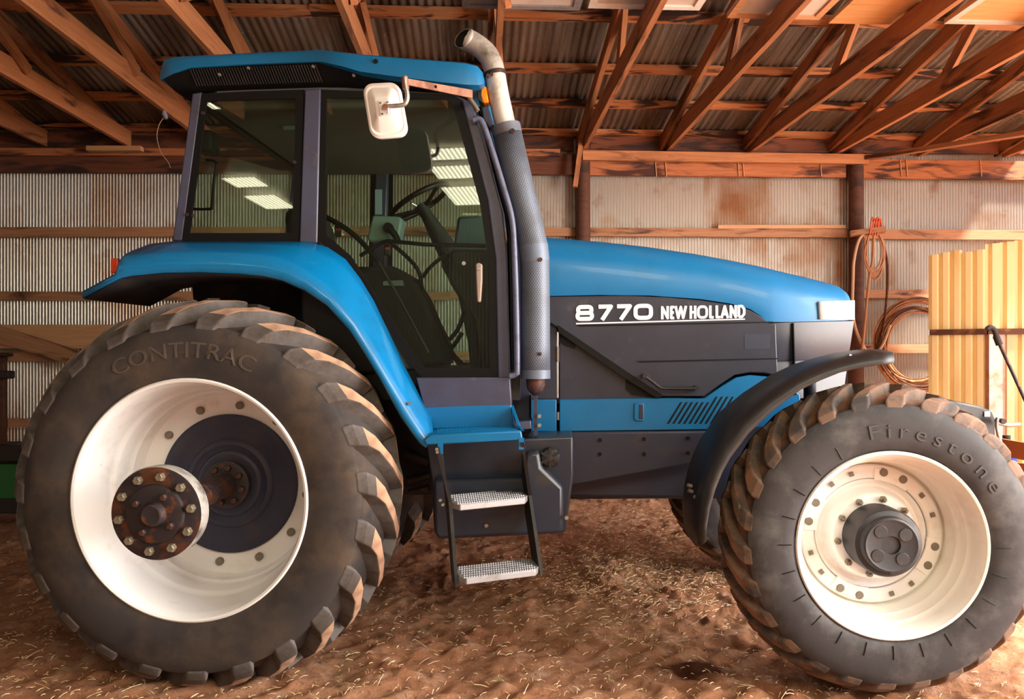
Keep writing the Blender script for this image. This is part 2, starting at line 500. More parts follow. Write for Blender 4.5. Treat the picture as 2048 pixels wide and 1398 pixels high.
# ---- floor: dense where the photograph looks at it, coarse outside
def fractal(xx, yy, cell, octs, gain=0.5, seed=0):
    r = np.random.default_rng(seed)
    out = np.zeros_like(xx); amp = 1.0
    for o in range(octs):
        g = r.random((256, 256))
        u = xx / cell + 1000.3; v_ = yy / cell + 1000.7
        iu = np.floor(u).astype(int); iv = np.floor(v_).astype(int)
        fu = u - iu; fv = v_ - iv
        fu = fu * fu * (3 - 2 * fu); fv = fv * fv * (3 - 2 * fv)
        a = g[iu % 256, iv % 256]; b = g[(iu + 1) % 256, iv % 256]
        c_ = g[iu % 256, (iv + 1) % 256]; d_ = g[(iu + 1) % 256, (iv + 1) % 256]
        out += amp * ((a * (1 - fu) + b * fu) * (1 - fv) + (c_ * (1 - fu) + d_ * fu) * fv - 0.5)
        amp *= gain; cell *= 0.5
    return out
def build_floor():
    xs = np.concatenate([[-60, -30, -16, -9, -6.5], np.arange(-4.6, 5.6, 0.016), [6.2, 7.5, 9, 14, 30, 60]])
    ys = np.concatenate([[-60, -30, -14, -6, -2, 0, 2], np.arange(3.1, 8.5, 0.016), [9.5, 14, 30, 60]])
    xx, yy = np.meshgrid(xs, ys, indexing='ij')
    z = 0.05 * fractal(xx, yy, 1.7, 2, 0.5, 3)
    z += 0.045 * fractal(xx, yy, 0.34, 4, 0.55, 5)
    cl = fractal(xx, yy, 0.11, 3, 0.55, 9)
    z += 0.018 * fractal(xx, yy, 0.075, 2, 0.6, 41)
    z += 0.050 * np.clip(cl - 0.05, 0, 1) * np.clip(0.5 + 1.6 * fractal(xx, yy, 0.9, 2, 0.5, 21), 0.15, 1.4)
    # old lug prints: oblique bars pressed into two lanes along the tractor's path
    u = (xx - TO.x) * EX.x + (yy - TO.y) * EX.y
    w = (xx - TO.x) * EY.x + (yy - TO.y) * EY.y
    fade = np.clip(0.35 + 2.2 * fractal(xx, yy, 0.7, 2, 0.5, 33), 0, 1)
    for c0, hw in ((-0.98, 0.26), (-1.50, 0.22), (-0.45, 0.2)):
        lane = np.clip(1 - np.abs(w - c0) / hw, 0, 1) ** 0.5
        ph = (u + np.abs(w - c0) * 0.95) / 0.20
        bars = np.clip(np.sin(2 * math.pi * ph) * 1.6, -1, 1)
        z += 0.013 * lane * bars * fade
    inner = (xx > -4.7) & (xx < 5.7) & (yy > 3.0) & (yy < 8.45)
    z = np.where(inner, z, -0.01)
    z -= 0.01
    nx, ny = len(xs), len(ys)
    vs = np.stack([xx, yy, z], -1).reshape(-1, 3)
    i = np.arange(nx - 1)[:, None] * ny + np.arange(ny - 1)[None, :]
    q = np.stack([i, i + ny, i + ny + 1, i + 1], -1).reshape(-1, 4)
    me = bpy.data.meshes.new('floor')
    me.vertices.add(len(vs)); me.vertices.foreach_set('co', vs.ravel())
    me.loops.add(q.size); me.loops.foreach_set('vertex_index', q.ravel().astype(np.int32))
    me.polygons.add(len(q)); me.polygons.foreach_set('loop_start', np.arange(len(q)) * 4)
    me.update(calc_edges=True); me.validate()
    me.materials.append(MATS['dirt']); me.shade_smooth()
    o = bpy.data.objects.new('floor', me); link(o)
    tag(o, 'reddish brown dirt floor with clods and old lug prints', 'floor', kind='structure')
    return xs, ys, z
GX, GY, GZ = build_floor()
def ground(x, y):
    i = int(np.clip(np.searchsorted(GX, x), 0, len(GX) - 1)); j = int(np.clip(np.searchsorted(GY, y), 0, len(GY) - 1))
    return float(GZ[i, j])

# ---- corrugated sheets
def corrugated_mesh(name, width, length, pitch, depth, m, per=8):
    n = int(round(width / pitch)) * per
    vs, fs = [], []
    for i in range(n + 1):
        x = width * i / n
        z = depth * math.cos(2 * math.pi * x / pitch)
        vs += [(x, 0, z), (x, length, z)]
    for i in range(n):
        fs.append((2 * i, 2 * i + 2, 2 * i + 3, 2 * i + 1))
    return mesh(name, vs, fs, m, smooth=60, recalc=False)

wall_back = tag(empty('wall_back', (0, WALL_Y, 0)), 'corrugated metal rear wall with wooden girts', 'wall', kind='structure')
WP, RP = 0.0335, 0.070
ww = WP * 22
wm = corrugated_mesh('wall_sheet', ww + WP, 4.1, WP, 0.0130, 'wall_metal', 8)
nsh = int((X1 - X0) / ww) + 1
for i in range(nsh):
    o = bpy.data.objects.new('wall_sheet', wm); link(o, wall_back)
    # local y of the sheet stands up, its waves face the camera
    o.matrix_local = Matrix(((1, 0, 0, X0 + i * ww), (0, 0, 1, 0.03 + 0.002 * (i % 2)), (0, 1, 0, -0.03), (0, 0, 0, 1)))
def wx(px, py=400):
    return WY(px, py, WALL_Y).x
def wz(py, px=1000):
    return WY(px, py, WALL_Y).z
# girts (horizontal planks nailed to the posts)
def girt(px0, px1, yc, hpx, m='wood_girt', t=0.045, dy=-0.01, name='girt', y1=None):
    a = WY(px0, yc, WALL_Y + dy - t / 2); b = WY(px1, yc if y1 is None else y1, WALL_Y + dy - t / 2)
    h = hpx / F * (WALL_Y - 0.03) * 1.0
    o = board(name, a - Vector((0, WALL_Y, 0)), b - Vector((0, WALL_Y, 0)), t, h, m, wall_back)
    return o
girt(-200, 720, 465, 19, y1=464); girt(720, 1700, 462, 17, y1=467); girt(1716, 2120, 468, 20, y1=471)
girt(-200, 900, 592, 17); girt(900, 1700, 590, 16); girt(1700, 2120, 588, 17)
girt(-200, 700, 712, 20); girt(700, 1700, 712, 17); girt(1700, 2120, 697, 18)
girt(-200, 800, 846, 17); girt(800, 1500, 846, 17); girt(1500, 2120, 846, 17)
girt(-200, 900, 966, 20); girt(900, 2120, 966, 20)
girt(1435, 1690, 454, 7, 'wood_pale', 0.05, -0.015, 'shim_board')
# broad plank and its diagonal brace low on the left
girt(-160, 260, 673, 46, 'wood_pale', 0.03, -0.06, 'plank')
board('brace', WY(-60, 650, 8.08) - Vector((0, WALL_Y, 0)), WY(190, 728, 8.08) - Vector((0, WALL_Y, 0)), 0.03, 0.17, 'wood_girt', wall_back)
# header and plates under the eave
girt(-200, 1150, 324, 40, 'wood_dark', 0.05, -0.02, 'header_board', y1=330)
girt(1178, 1690, 333, 36, 'wood_beam', 0.05, -0.02, 'header_board', y1=338)
girt(1716, 2140, 338, 38, 'wood_beam', 0.05, -0.02, 'header_board', y1=343)
girt(-200, 1145, 283, 34, 'wood_dark', 0.04, .0, 'blocking_board', y1=285)
girt(1180, 2140, 287, 34, 'wood_dark', 0.04, .0, 'blocking_board', y1=293)
girt(-200, 1120, 304, 14, 'wood_beam', 0.05, -0.08, 'plate_board', y1=306)
girt(1165, 1736, 311, 19, 'wood_truss', 0.05, -0.16, 'plate_board', y1=319)
girt(176, 284, 298, 9, 'wood_pale', 0.08, -0.2, 'offcut_board', y1=298)
# posts
for px, w in ((1163, 0.155), (1702, 0.155), (628, 0.155)):
    xc = wx(px)
    n = 18
    vs, fs = tube_geo([(xc, -0.11, -0.1), (xc, -0.11, 1.5), (xc + 0.005, -0.11, 2.6), (xc, -0.11, EAVE - 0.1)],
                      [w * .55, w * .53, w * .52, w * .50], n)
    mk('post', vs, fs, 'wood_post', wall_back, smooth=50)
board('brace', WY(1150, 374, 7.95) - Vector((0, WALL_Y, 0)), WY(1163, 275, 7.95) - Vector((0, WALL_Y, 0)), 0.05, 0.06, 'wood_truss', wall_back, up=(0, 1, 0))
for px in (1310, 1330, 1475, 1485, 1640, 1800, 1812, 1960):      # wire ties hanging over the header
    a = WY(px, 318, 8.12) - Vector((0, WALL_Y, 0)); b = WY(px + 3, 353, 8.12) - Vector((0, WALL_Y, 0))
    tube('wire_tie', [a, b], 0.006, 'wood_pale', wall_back, 6)

wall_left = corrugated_mesh('wall_left', 14.2, 4.2, 0.07, 0.009, 'shed_metal', 4)
o = bpy.data.objects.new('wall_left', wall_left); link(o)
o.matrix_local = Matrix(((0, 0, 1, X0), (1, 0, 0, FRONT_Y), (0, 1, 0, -0.02), (0, 0, 0, 1)))
tag(o, 'corrugated metal end wall on the left', 'wall', kind='structure')
wf = corrugated_mesh('wall_front', X1 - X0, 4.2, 0.07, 0.009, 'shed_metal', 4)
o = bpy.data.objects.new('wall_front', wf); link(o)
o.matrix_local = Matrix(((1, 0, 0, X0), (0, 0, 1, FRONT_Y), (0, 1, 0, -0.02), (0, 0, 0, 1)))
tag(o, 'corrugated metal wall behind the camera', 'wall', kind='structure')

# ---- roof
ceiling = tag(empty('ceiling', (0, 0, 0)), 'corrugated roof on wooden trusses and purlins', 'roof', kind='structure')
sl = math.hypot(1, PITCH)
rw = RP * 10
rm = corrugated_mesh('roof_sheet', rw + RP, (WALL_Y + 0.35 - RIDGE_Y) * sl, RP, 0.010, 'roof_metal', 8)
for i in range(int((X1 - X0) / rw) + 1):
    o = bpy.data.objects.new('roof_sheet', rm); link(o, ceiling)
    dz = 0.003 * (i % 2)
    ya = WALL_Y + 0.35
    o.matrix_local = Matrix(((1, 0, 0, X0 + i * rw), (0, -1 / sl, -PITCH / sl, ya), (0, PITCH / sl, -1 / sl, roof_z(ya) + 0.075 + dz), (0, 0, 0, 1)))
vs = [(X0, RIDGE_Y, roof_z(RIDGE_Y) + .08), (X1, RIDGE_Y, roof_z(RIDGE_Y) + .08), (X1, FRONT_Y - .3, roof_z(FRONT_Y - .3) + .08), (X0, FRONT_Y - .3, roof_z(FRONT_Y - .3) + .08)]
vs += [(a, b, c + .02) for a, b, c in vs]
mk('front_roof_slope', vs, [(0, 1, 2, 3), (7, 6, 5, 4), (0, 4, 5, 1), (1, 5, 6, 2), (2, 6, 7, 3), (3, 7, 4, 0)], 'shed_metal', ceiling)
m, nt, bs = base_mat('skylight_sheet')
sx = nt.nodes.new('ShaderNodeSeparateXYZ'); nt.links.new(coords(nt, None, False), sx.inputs[0])
wv = ramp(nt, mth(nt, 'COSINE', mth(nt, 'MULTIPLY', sx.outputs[0], 2 * math.pi / 0.07)), -1.0, 0.6)
bs.inputs['Base Color'].default_value = C(230, 220, 180)
bs.inputs['Emission Color'].default_value = (1.0, 0.93, 0.68, 1)
nt.links.new(mth(nt, 'ADD', mth(nt, 'MULTIPLY', wv, 12.0), 5.0), bs.inputs['Emission Strength'])
for nm, xa, xb, rows in (('window_1', -2.27, -1.45, ((-5.25, -4.22), (-4.08, -3.50), (-3.38, -2.92))), ('window_2', -5.76, -5.20, ((-5.15, -4.33), (-4.13, -3.64))), ('window_3', -4.66, -4.50, ((-1.55, -1.36),)), ('fill_panel_4', 0.3, 1.7, ((-3.6, -2.4), (-2.3, -1.1))), ('fill_panel_5', 2.6, 4.0, ((-3.6, -2.4), (-2.3, -1.1)))):  # the last two are added glowing panels that brighten ground and tractor
    sk = tag(empty(nm, ((xa + xb) / 2, rows[0][0], roof_z(rows[0][0]))), {'window_1': 'wide translucent roof panel behind the camera', 'window_2': 'narrow translucent roof panel to the left behind the camera', 'window_3': 'small translucent patch in the roof behind the camera', 'fill_panel_4': 'added glowing fill panels under the roof right behind the camera', 'fill_panel_5': 'added glowing fill panels under the roof to the right behind the camera'}[nm], 'skylight', kind='structure')
    for ya, yb in rows:
        me = corrugated_mesh('translucent_sheet', xb - xa, (yb - ya) * sl, 0.07, 0.004, 'skylight_sheet', 6)
        o = bpy.data.objects.new('translucent_sheet', me); link(o, sk)
        o.matrix_local = Matrix(((1, 0, 0, xa - sk.location.x), (0, 1 / sl, 0, ya - sk.location.y), (0, PITCH / sl, 1, roof_z(ya) + .06 - sk.location.z), (0, 0, 0, 1)))
for y in (8.12, 7.48, 6.84, 6.06, 5.35, 4.6, 3.8, 3.0, 2.2, 1.4):
    xs_ = [X0, -5.1, -1.35, 2.2, X1]
    for a, b in zip(xs_[:-1], xs_[1:]):
        j = random.uniform(-.015, .015)
        board('purlin', (a, y + j, roof_z(y) + .043), (b, y + j + random.uniform(-.02, .02), roof_z(y) + .043), 0.11, 0.042, 'wood_purlin', ceiling, up=(0, PITCH, 1))
# trusses
CH_Z = 3.80
for px in (-70, 95, 262, 428, 598, 800, 985, 1165, 1330, 1495, 1665, 1835, 2005):
    x = wx(px, 300)
    t = empty('roof_truss', (0, 0, 0), ceiling)
    j = random.uniform(-.03, .03)
    board('bottom_chord', (x, WALL_Y - .02, CH_Z + .06), (x + j, 1.0, CH_Z + .06), 0.042, 0.17, 'wood_truss', t)
    board('top_chord', (x - .05, WALL_Y + .1, roof_z(WALL_Y + .1) - .05), (x - .05 + j, 1.0, roof_z(1.0) - .05), 0.042, 0.135, 'wood_truss', t, up=(0, PITCH, 1))
    for y0, y1 in ((6.3, 5.7), (4.9, 5.6), (3.6, 4.6), (2.4, 3.4)):
        board('web', (x + .045, y0, CH_Z + .1), (x - .02, y1, roof_z(y1) - .08), 0.04, 0.09, 'wood_truss', t, up=(0, 1, 0))
board('lateral_brace', WY(1735, 316, 8.0), WY(2120, 256, 6.2), 0.09, 0.042, 'wood_truss', ceiling)

# ---- sheets of board stored flat across the truss bottoms
def stored(name, px0, px1, py, m, label, cat, grp, edge=None, thick=0.035, deep=1.6, skew=0.0):
    zt = CH_Z + 0.15
    dep = (zt - CAMH) * F / (CY - py)
    a = WZ(px0, py, dep); b = WZ(px1, py, dep)
    y = (a.y + b.y) / 2
    root = empty(name, ((a.x + b.x) / 2, y - deep / 2, zt))
    hw = (b.x - a.x) / 2
    box('board', -hw, hw, -deep / 2, deep / 2, 0.012, thick, m, root)
    if edge:
        for k_, (x0_, x1_, y0_, y1_) in enumerate(((-hw, hw, deep / 2 - .05, deep / 2), (-hw, -hw + .05, -deep / 2, deep / 2 - .05), (hw - .05, hw, -deep / 2, deep / 2 - .05))):
            box('edge_strip', x0_, x1_, y0_, y1_, 0, 0.0118, edge, root)
    root.rotation_euler.z = skew
    tag(root, label, cat, grp)
stored('stored_door', 925, 1160, 19, 'panel_white', 'white panel with pale edging lying across truss bottoms above the exhaust pipe', 'panel', 'panels stored overhead', 'step_alu')
stored('stored_door', 1175, 1400, 19, 'panel_white', 'short white panel overhead, second of the stored panels from the left', 'panel', 'panels stored overhead', 'rim_cream')
stored('stored_board', 1452, 1640, 38, 'panel_white', 'grey white board overhead between the short white panel and the plywood', 'panel', 'panels stored overhead', 'wood_pale')
stored('plywood_sheet', 1655, 1840, 52, 'plywood', 'warm brown plywood sheet stored flat overhead', 'plywood', 'panels stored overhead', None)
stored('stored_door', 1885, 2130, 50, 'plywood', 'tan framed panel overhead at the far right of the stored panels', 'panel', 'panels stored overhead', 'panel_white')

# ================================================================== BACKGROUND THINGS
# ---- cream ribbed steel bin on the right
def ribbed_bin():
    A = WZ(1857, 600, 7.12); B = WZ(1970, 600, 6.80); D = WZ(2150, 600, 6.60)
    A.z = B.z = D.z = 0
    ztop = WZ(1900, 510, 7.1).z
    zmid = WZ(1900, 666, 7.1).z
    root = tag(empty('ribbed_enclosure', A), 'cream yellow ribbed sheet enclosure standing before the back wall', 'enclosure')
    def face(a, b, ribs, z0, z1, top_slope=0.0):
        d = b - a; L = d.length; x = d.normalized(); nrm = Vector((x.y, -x.x, 0))
        if nrm.y > 0: nrm = -nrm
        w = L / ribs
        for i in range(ribs):
            p = a + x * (w * i) - A; q = a + x * (w * (i + 1)) - A
            zz = z1 + 0.012 * ((i * 7) % 3)
            out = nrm * 0.035; inn = nrm * -0.008
            m1 = p + x * w * .30; m2 = p + x * w * .42; m3 = p + x * w * .90
            prof = [p, m1, m2 + out, m3 + out, q]
            back = [q + inn, p + inn]
            allp = prof + back
            n = len(allp)
            vs = [(v_.x, v_.y, z0) for v_ in allp] + [(v_.x, v_.y, zz) for v_ in allp]
            fs = [tuple(range(n)), tuple(range(2 * n - 1, n - 1, -1))] + [(k_, (k_ + 1) % n, (k_ + 1) % n + n, k_ + n) for k_ in range(n)]
            mk('panel', vs, fs, 'cream_metal', root)
    face(A, B, 5, 0.05, zmid - .02); face(A, B, 5, zmid + .03, ztop)
    face(B, D, 6, 0.05, zmid - .02); face(B, D, 6, zmid + .03, ztop + .06)
    for a, b in ((A, B), (B, D)):
        board('seam', a - A + Vector((0, -.03, zmid + .005)), b - A + Vector((0, -.03, zmid + .005)), 0.06, 0.052, 'rust_seam', root)
    # rosy steel corner channel below the seam
    c = B - A
    vs = boxv(c.x - .01, c.x + .16, c.y - .07, c.y - .02, 0.05, zmid - .02)
    mk('corner_channel', vs, BOXF, 'pink_steel', root)
    mk('corner_edge', boxv(c.x + .165, c.x + .20, c.y - .075, c.y - .03, 0.05, zmid - .02), BOXF, 'rust_metal', root)
ribbed_bin()

# ---- hooked rod leaning on the bin
rod = tag(empty('hooked_rod', WZ(2070, 860, 6.2)), 'dark steel rod with a curled hook leaning against the cream ribbed sheets', 'rod')
o0 = rod.location.copy()
pts = [WZ(1974, 659, 6.45), WZ(1979, 655, 6.45), WZ(1986, 657, 6.45), WZ(1991, 666, 6.45), WZ(1992, 676, 6.45)]
tube('hook', [p - o0 for p in pts], 0.022, 'dark_steel', rod, 8, k=4)
tube('shaft', [WZ(1993, 675, 6.45) - o0, WZ(2050, 800, 6.3) - o0, WZ(2090, 900, 6.2) - o0], 0.014, 'rust_metal', rod, 8)
tube('collar', [WZ(1992, 672, 6.45) - o0, WZ(1999, 690, 6.44) - o0], 0.028, 'dark_steel', rod, 8)

# ---- black case with a white sticker
c0 = WZ(1940, 860, 6.0)
case = tag(empty('black_case', (c0.x, c0.y, 0)), 'glossy black case with a white sticker behind the front tyre', 'case')
pp = [WZ(a, b, 6.0) - case.location for a, b in ((1840, 980), (1840, 800), (1890, 797), (1960, 812), (1985, 822), (1992, 838), (1992, 1099), (1840, 1099))]
n = len(pp)
vs = [(p.x, p.y, p.z) for p in pp] + [(p.x + .02, p.y + .35, p.z) for p in pp]
mk('shell', vs, [tuple(range(n)), tuple(range(2 * n - 1, n - 1, -1))] + [(i, i + n, (i + 1) % n + n, (i + 1) % n) for i in range(n)], 'black_plastic', case, bevel=0.02)
s0 = WZ(1974, 828, 5.99) - case.location
mk('sticker', boxv(s0.x - .022, s0.x + .022, s0.y - .004, s0.y + .002, s0.z - .02, s0.z + .02), BOXF, 'white_decal', case)

# ---- small clamp, blue can and orange box at the right edge
g = WZ(2010, 850, 5.9)
clamp = tag(empty('hitch_clamp', g), 'grey steel screw clamp beside the black case', 'clamp')
tube('arm', [Vector((-.06, 0, .02)), Vector((.02, 0, 0)), Vector((.12, 0, .005))], 0.016, 'steel', clamp, 8, k=4)
tube('jaw', [Vector((-.06, 0, .06)), Vector((-.065, 0, -.02)), Vector((-.03, 0, -.16))], 0.014, 'steel', clamp, 8, k=4)
tube('screw', [Vector((-.03, -.03, .03)), Vector((-.03, .05, .03))], 0.022, 'dark_steel', clamp, 8)
b0 = WZ(2013, 880, 6.3)
bc = empty('blue_can', (b0.x, b0.y, 0))
revolve('body', [(0, 0), (.075, 0), (.08, .02), (.08, .80), (.07, .84), (0, .84)], 'blue_dark', bc, 24).rotation_euler.x = math.pi / 2
revolve('cap', [(0, .84), (.03, .84), (.03, .9), (0, .9)], 'dark_steel', bc, 16).rotation_euler.x = math.pi / 2
tag(bc, 'tall blue can standing under the steel clamp', 'can')
b0 = WZ(2050, 880, 6.1)
ob = tag(empty('orange_crate', (b0.x, b0.y, 0)), 'orange brown wooden crate at the right edge of the picture', 'crate')
for i in range(5):
    box('slat', -.11, .5, -.2, -.17, .06 + i * .17, .20 + i * .17, 'orange_box', ob)
    box('slat', -.11, -.09, -.17, .2, .06 + i * .17, .20 + i * .17, 'orange_box', ob)
box('corner_post', -.09, -.05, -.169, -.12, 0, .90, 'orange_box', ob)

# ---- hoses and cords on the post
def hang(name, label, pts_list, r, m, cat='hose', grp=None, Y=7.86, k=8):
    base = WY(*pts_list[0][:2], Y)
    root = empty(name, base)
    pts = []
    for q in pts_list:
        dy = q[2] if len(q) > 2 else 0
        pts.append(WY(q[0], q[1], Y + dy) - base)
    tube('strand', pts, r, m, root, 8, k=k)
    tag(root, label, cat, grp)
    return root
pegroot = tag(empty('hose_peg', WY(1742, 463, 7.85)), 'short wooden peg board jutting from the dark post', 'peg')
board('peg', WY(1700, 468, 7.92) - pegroot.location, WY(1770, 459, 7.80) - pegroot.location, 0.12, 0.055, 'wood_girt', pegroot)
hang('pale_hose', 'pale hose in one long loop hanging left of the peg', [(1735, 462), (1718, 480), (1708, 520), (1706, 560), (1705, 620), (1712, 660), (1728, 695), (1745, 712), (1765, 690), (1780, 650)], 0.016, 'hose_pale')
hang('tan_hose', 'tan hose hanging straight down below the peg', [(1748, 465, -.03), (1745, 520, -.03), (1738, 560, -.03), (1730, 640, -.03), (1724, 700, -.03)], 0.014, 'hose_tan')
hang('brown_hose', 'dark brown hose hanging right of the coiled cord', [(1758, 468, .02), (1772, 510, .02), (1775, 560, .02), (1770, 630, .02), (1758, 690, .02), (1735, 725, .02)], 0.013, 'rust_seam')
cc = empty('cord_coil', WY(1752, 500, 7.83))
for i in range(7):
    pts = []
    a = 15 + random.uniform(-5, 5); b = 44 + random.uniform(-9, 7); ox = random.uniform(-5, 5); oy = random.uniform(-4, 4)
    for k_ in range(26):
        t = 2 * math.pi * k_ / 26
        pts.append(WY(1751 + ox + a * math.cos(t), 505 + oy + b * math.sin(t), 7.83 + random.uniform(-.012, .012)) - cc.location)
    tube('loop', pts, 0.008, 'hose_tan', cc, 6, closed=True)
tag(cc, 'tight oval coil of tan cord hanging from the peg', 'cord')
oc = empty('extension_cord', WY(1748, 448, 7.83))
for i in range(4):
    x = 1740 + 5 * i
    tube('loop', [WY(x, 470, 7.80) - oc.location, WY(x + 2, 445, 7.79) - oc.location, WY(x + 6, 436 + 3 * (i % 2), 7.80) - oc.location, WY(x + 9, 468, 7.83) - oc.location], 0.009, 'orange_lamp' if i % 2 else 'hose_orange', oc, 6, k=5)
tag(oc, 'orange cord bundled on top of the wooden peg', 'cord')
wc = empty('wire_coil', WY(1835, 690, 7.95))
for i in range(16):
    r = 84 + random.uniform(-14, 8); ox = random.uniform(-7, 7); oy = random.uniform(-6, 6)
    pts = [WY(1838 + ox + r * .97 * math.cos(t), 690 + oy + r * math.sin(t), 7.95 + random.uniform(-.01, .01) - .02 * (i % 4)) - wc.location for t in np.linspace(0, 2 * math.pi, 41)[:-1]]
    tube('loop', pts, 0.009, ['wire_rust', 'hose_tan', 'wire_rust', 'rust_seam'][i % 4], wc, 6, closed=True)
tag(wc, 'large round coil of rusty wire on the wall behind the cream ribbed sheets', 'wire coil')
# loose strand and insulator on the left truss
lw = empty('hanging_wire', WY(330, 228, 6.9))
tube('strand', [WY(x, y, 6.9) - lw.location for x, y in ((330, 232), (318, 250), (314, 275), (322, 305), (335, 322), (341, 335))], 0.0035, 'hose_pale', lw, 6, k=5)
vs, fs = tube_geo([WY(328, 221, 6.9) - lw.location, WY(329, 229, 6.9) - lw.location, WY(333, 237, 6.9) - lw.location], [0.012, 0.024, 0.015], 10)
mk('insulator', vs, fs, 'ceramic', lw, smooth=50)
tag(lw, 'thin loose wire with a small insulator hanging from the left truss', 'wire')
# green machine glimpsed behind the rear tyre
gm_ = WZ(-40, 960, 6.2)
gr = tag(empty('green_implement', (gm_.x, gm_.y, 0)), 'green painted farm implement half hidden behind the rear tyre', 'implement')
def gbox(n_, a, b, c, d, zz, m_, dy=.3, bv=.01):
    p, q = WZ(a, b, zz) - gr.location, WZ(c, d, zz) - gr.location
    mk(n_, boxv(min(p.x, q.x), max(p.x, q.x), p.y, p.y + dy, min(p.z, q.z), max(p.z, q.z)), BOXF, m_, gr, bevel=bv)
gbox('frame', -220, 930, 60, 1000, 6.2, 'green_paint')
gbox('toolbar', -220, 892, 110, 925, 6.15, 'dark_steel')
gbox('lower_bar', -220, 1000, 80, 1030, 6.2, 'dark_steel')
gbox('upright', -60, 707, 6, 892, 6.25, 'wood_post', .06)
gbox('bracket', -60, 742, 14, 758, 6.2, 'dark_steel', .1)
gbox('bracket', -60, 706, 11, 713, 6.2, 'dark_steel', .1)
gbox('side_plate', -60, 800, 2, 895, 6.3, 'green_paint', .05)

# ---- loose straw
def straw():
    vs, fs = [], []
    for i in range(9000):
        if random.random() < .55:
            p = WG(random.gauss(1310, 150), random.gauss(1110, 70))
        else:
            p = WG(random.uniform(-60, 2100), random.uniform(1000, 1420))
        if not (3.2 < p.y < 8): continue
        L = random.uniform(.010, .040) * (2.4 if random.random() < .08 else 1); w = random.uniform(.0007, .0019)
        a = random.uniform(0, math.pi); d = Vector((math.cos(a), math.sin(a), random.uniform(-.2, .35)))
        s = Vector((-math.sin(a), math.cos(a), 0)) * w
        z = ground(p.x, p.y) + .006
        b = Vector((p.x, p.y, z)); n0 = len(vs); m_ = b + d * L * .5 + Vector((0, 0, .004)); e = b + d * L
        for q in (b, m_, e):
            vs += [q - s, q + s, q + Vector((0, 0, w * 1.6))]
        for k_ in (0, 3):
            fs += [(n0 + k_, n0 + k_ + 1, n0 + k_ + 4, n0 + k_ + 3), (n0 + k_ + 1, n0 + k_ + 2, n0 + k_ + 5, n0 + k_ + 4), (n0 + k_ + 2, n0 + k_, n0 + k_ + 3, n0 + k_ + 5)]
    o = mk('straw', vs, fs, 'straw', recalc=False)
    tag(o, 'loose straw scattered over the dirt floor', 'straw', kind='stuff')
straw()
# ================================================================== THE TRACTOR
tractor = empty('tractor')
tractor.matrix_world = TM
tag(tractor, 'blue four-wheel-drive farm tractor with dark side panels and white wheel rims', 'tractor')

def loft(name, secs, m, parent, ring=False, cap=False, smooth=40, fm=None):
    """quads between consecutive sections; ring closes each section, cap closes the ends."""
    n = len(secs[0]); vs = [p for s in secs for p in s]; fs = []
    for i in range(len(secs) - 1):
        for k_ in range(n if ring else n - 1):
            j = (k_ + 1) % n
            fs.append((i * n + k_, i * n + j, (i + 1) * n + j, (i + 1) * n + k_))
    if cap:
        fs.append(tuple(range(n))); fs.append(tuple(range((len(secs) - 1) * n, len(secs) * n))[::-1])
    return mk(name, vs, fs, m, parent, smooth=smooth)
def solid(o, t, off=-1):
    s = o.modifiers.new('solid', 'SOLIDIFY'); s.thickness = t; s.offset = off
    return o
def mir(o, parent=None):
    c = o.copy(); COL.objects.link(c); c.parent = parent or o.parent
    c.scale.y = -1; c.location.y = -o.location.y
    for ch in o.children: 
        d = ch.copy(); COL.objects.link(d); d.parent = c
    return c

# ------------------------------------------------------------------ wheels
def text_mesh(body, size, spacing=1.0, offset=0.0):
    cu = bpy.data.curves.new('lettering', 'FONT')
    cu.body = body; cu.size = size; cu.space_character = spacing; cu.offset = offset; cu.resolution_u = 3
    cu.align_x = 'CENTER'
    ob = bpy.data.objects.new('lettering', cu)
    COL.objects.link(ob)
    dg = bpy.context.evaluated_depsgraph_get()
    me = ob.evaluated_get(dg).to_mesh()
    vs = [v.co.copy() for v in me.vertices]; fs = [tuple(p.vertices) for p in me.polygons]
    ob.evaluated_get(dg).to_mesh_clear()
    bpy.data.objects.remove(ob, do_unlink=True); bpy.data.curves.remove(cu)
    return vs, fs
def arc_text(parent, body, size, r, phi0, yfun, m, spacing, stretch=1.0):
    vs, fs = text_mesh(body, size, spacing)
    root_ = list(range(len(vs)))
    def find(a):
        while root_[a] != a:
            root_[a] = root_[root_[a]]; a = root_[a]
        return a
    for f in fs:
        for a in f[1:]: root_[find(a)] = find(f[0])
    isl = {}
    for i, v in enumerate(vs): isl.setdefault(find(i), []).append(i)
    spans = sorted([min(vs[i].x for i in ii), max(vs[i].x for i in ii), set(ii)] for ii in isl.values())
    chars = []
    for a, b, ii in spans:
        if chars and a < chars[-1][1] - .002: chars[-1][1] = max(b, chars[-1][1]); chars[-1][2] |= ii
        else: chars.append([a, b, ii])
    for _, _, ii in chars:
        idx = {q: k_ for k_, q in enumerate(sorted(ii))}
        out = [pol(r + vs[q].y, phi0 + vs[q].x * stretch / r, yfun(r + vs[q].y)) for q in sorted(ii)]
        ff = [tuple(idx[q] for q in f) for f in fs if f[0] in ii]
        n = len(out)
        out += [(x * .9995, y - .004, z * .9995) for x, y, z in out]
        ed = {(a, b) for f in ff for a, b in zip(f, f[1:] + f[:1])}
        sides = [(a, b, b + n, a + n) for (a, b) in ed if (b, a) not in ed]
        mk('letter', out, [tuple(i + n for i in f) for f in ff] + sides, m, parent)

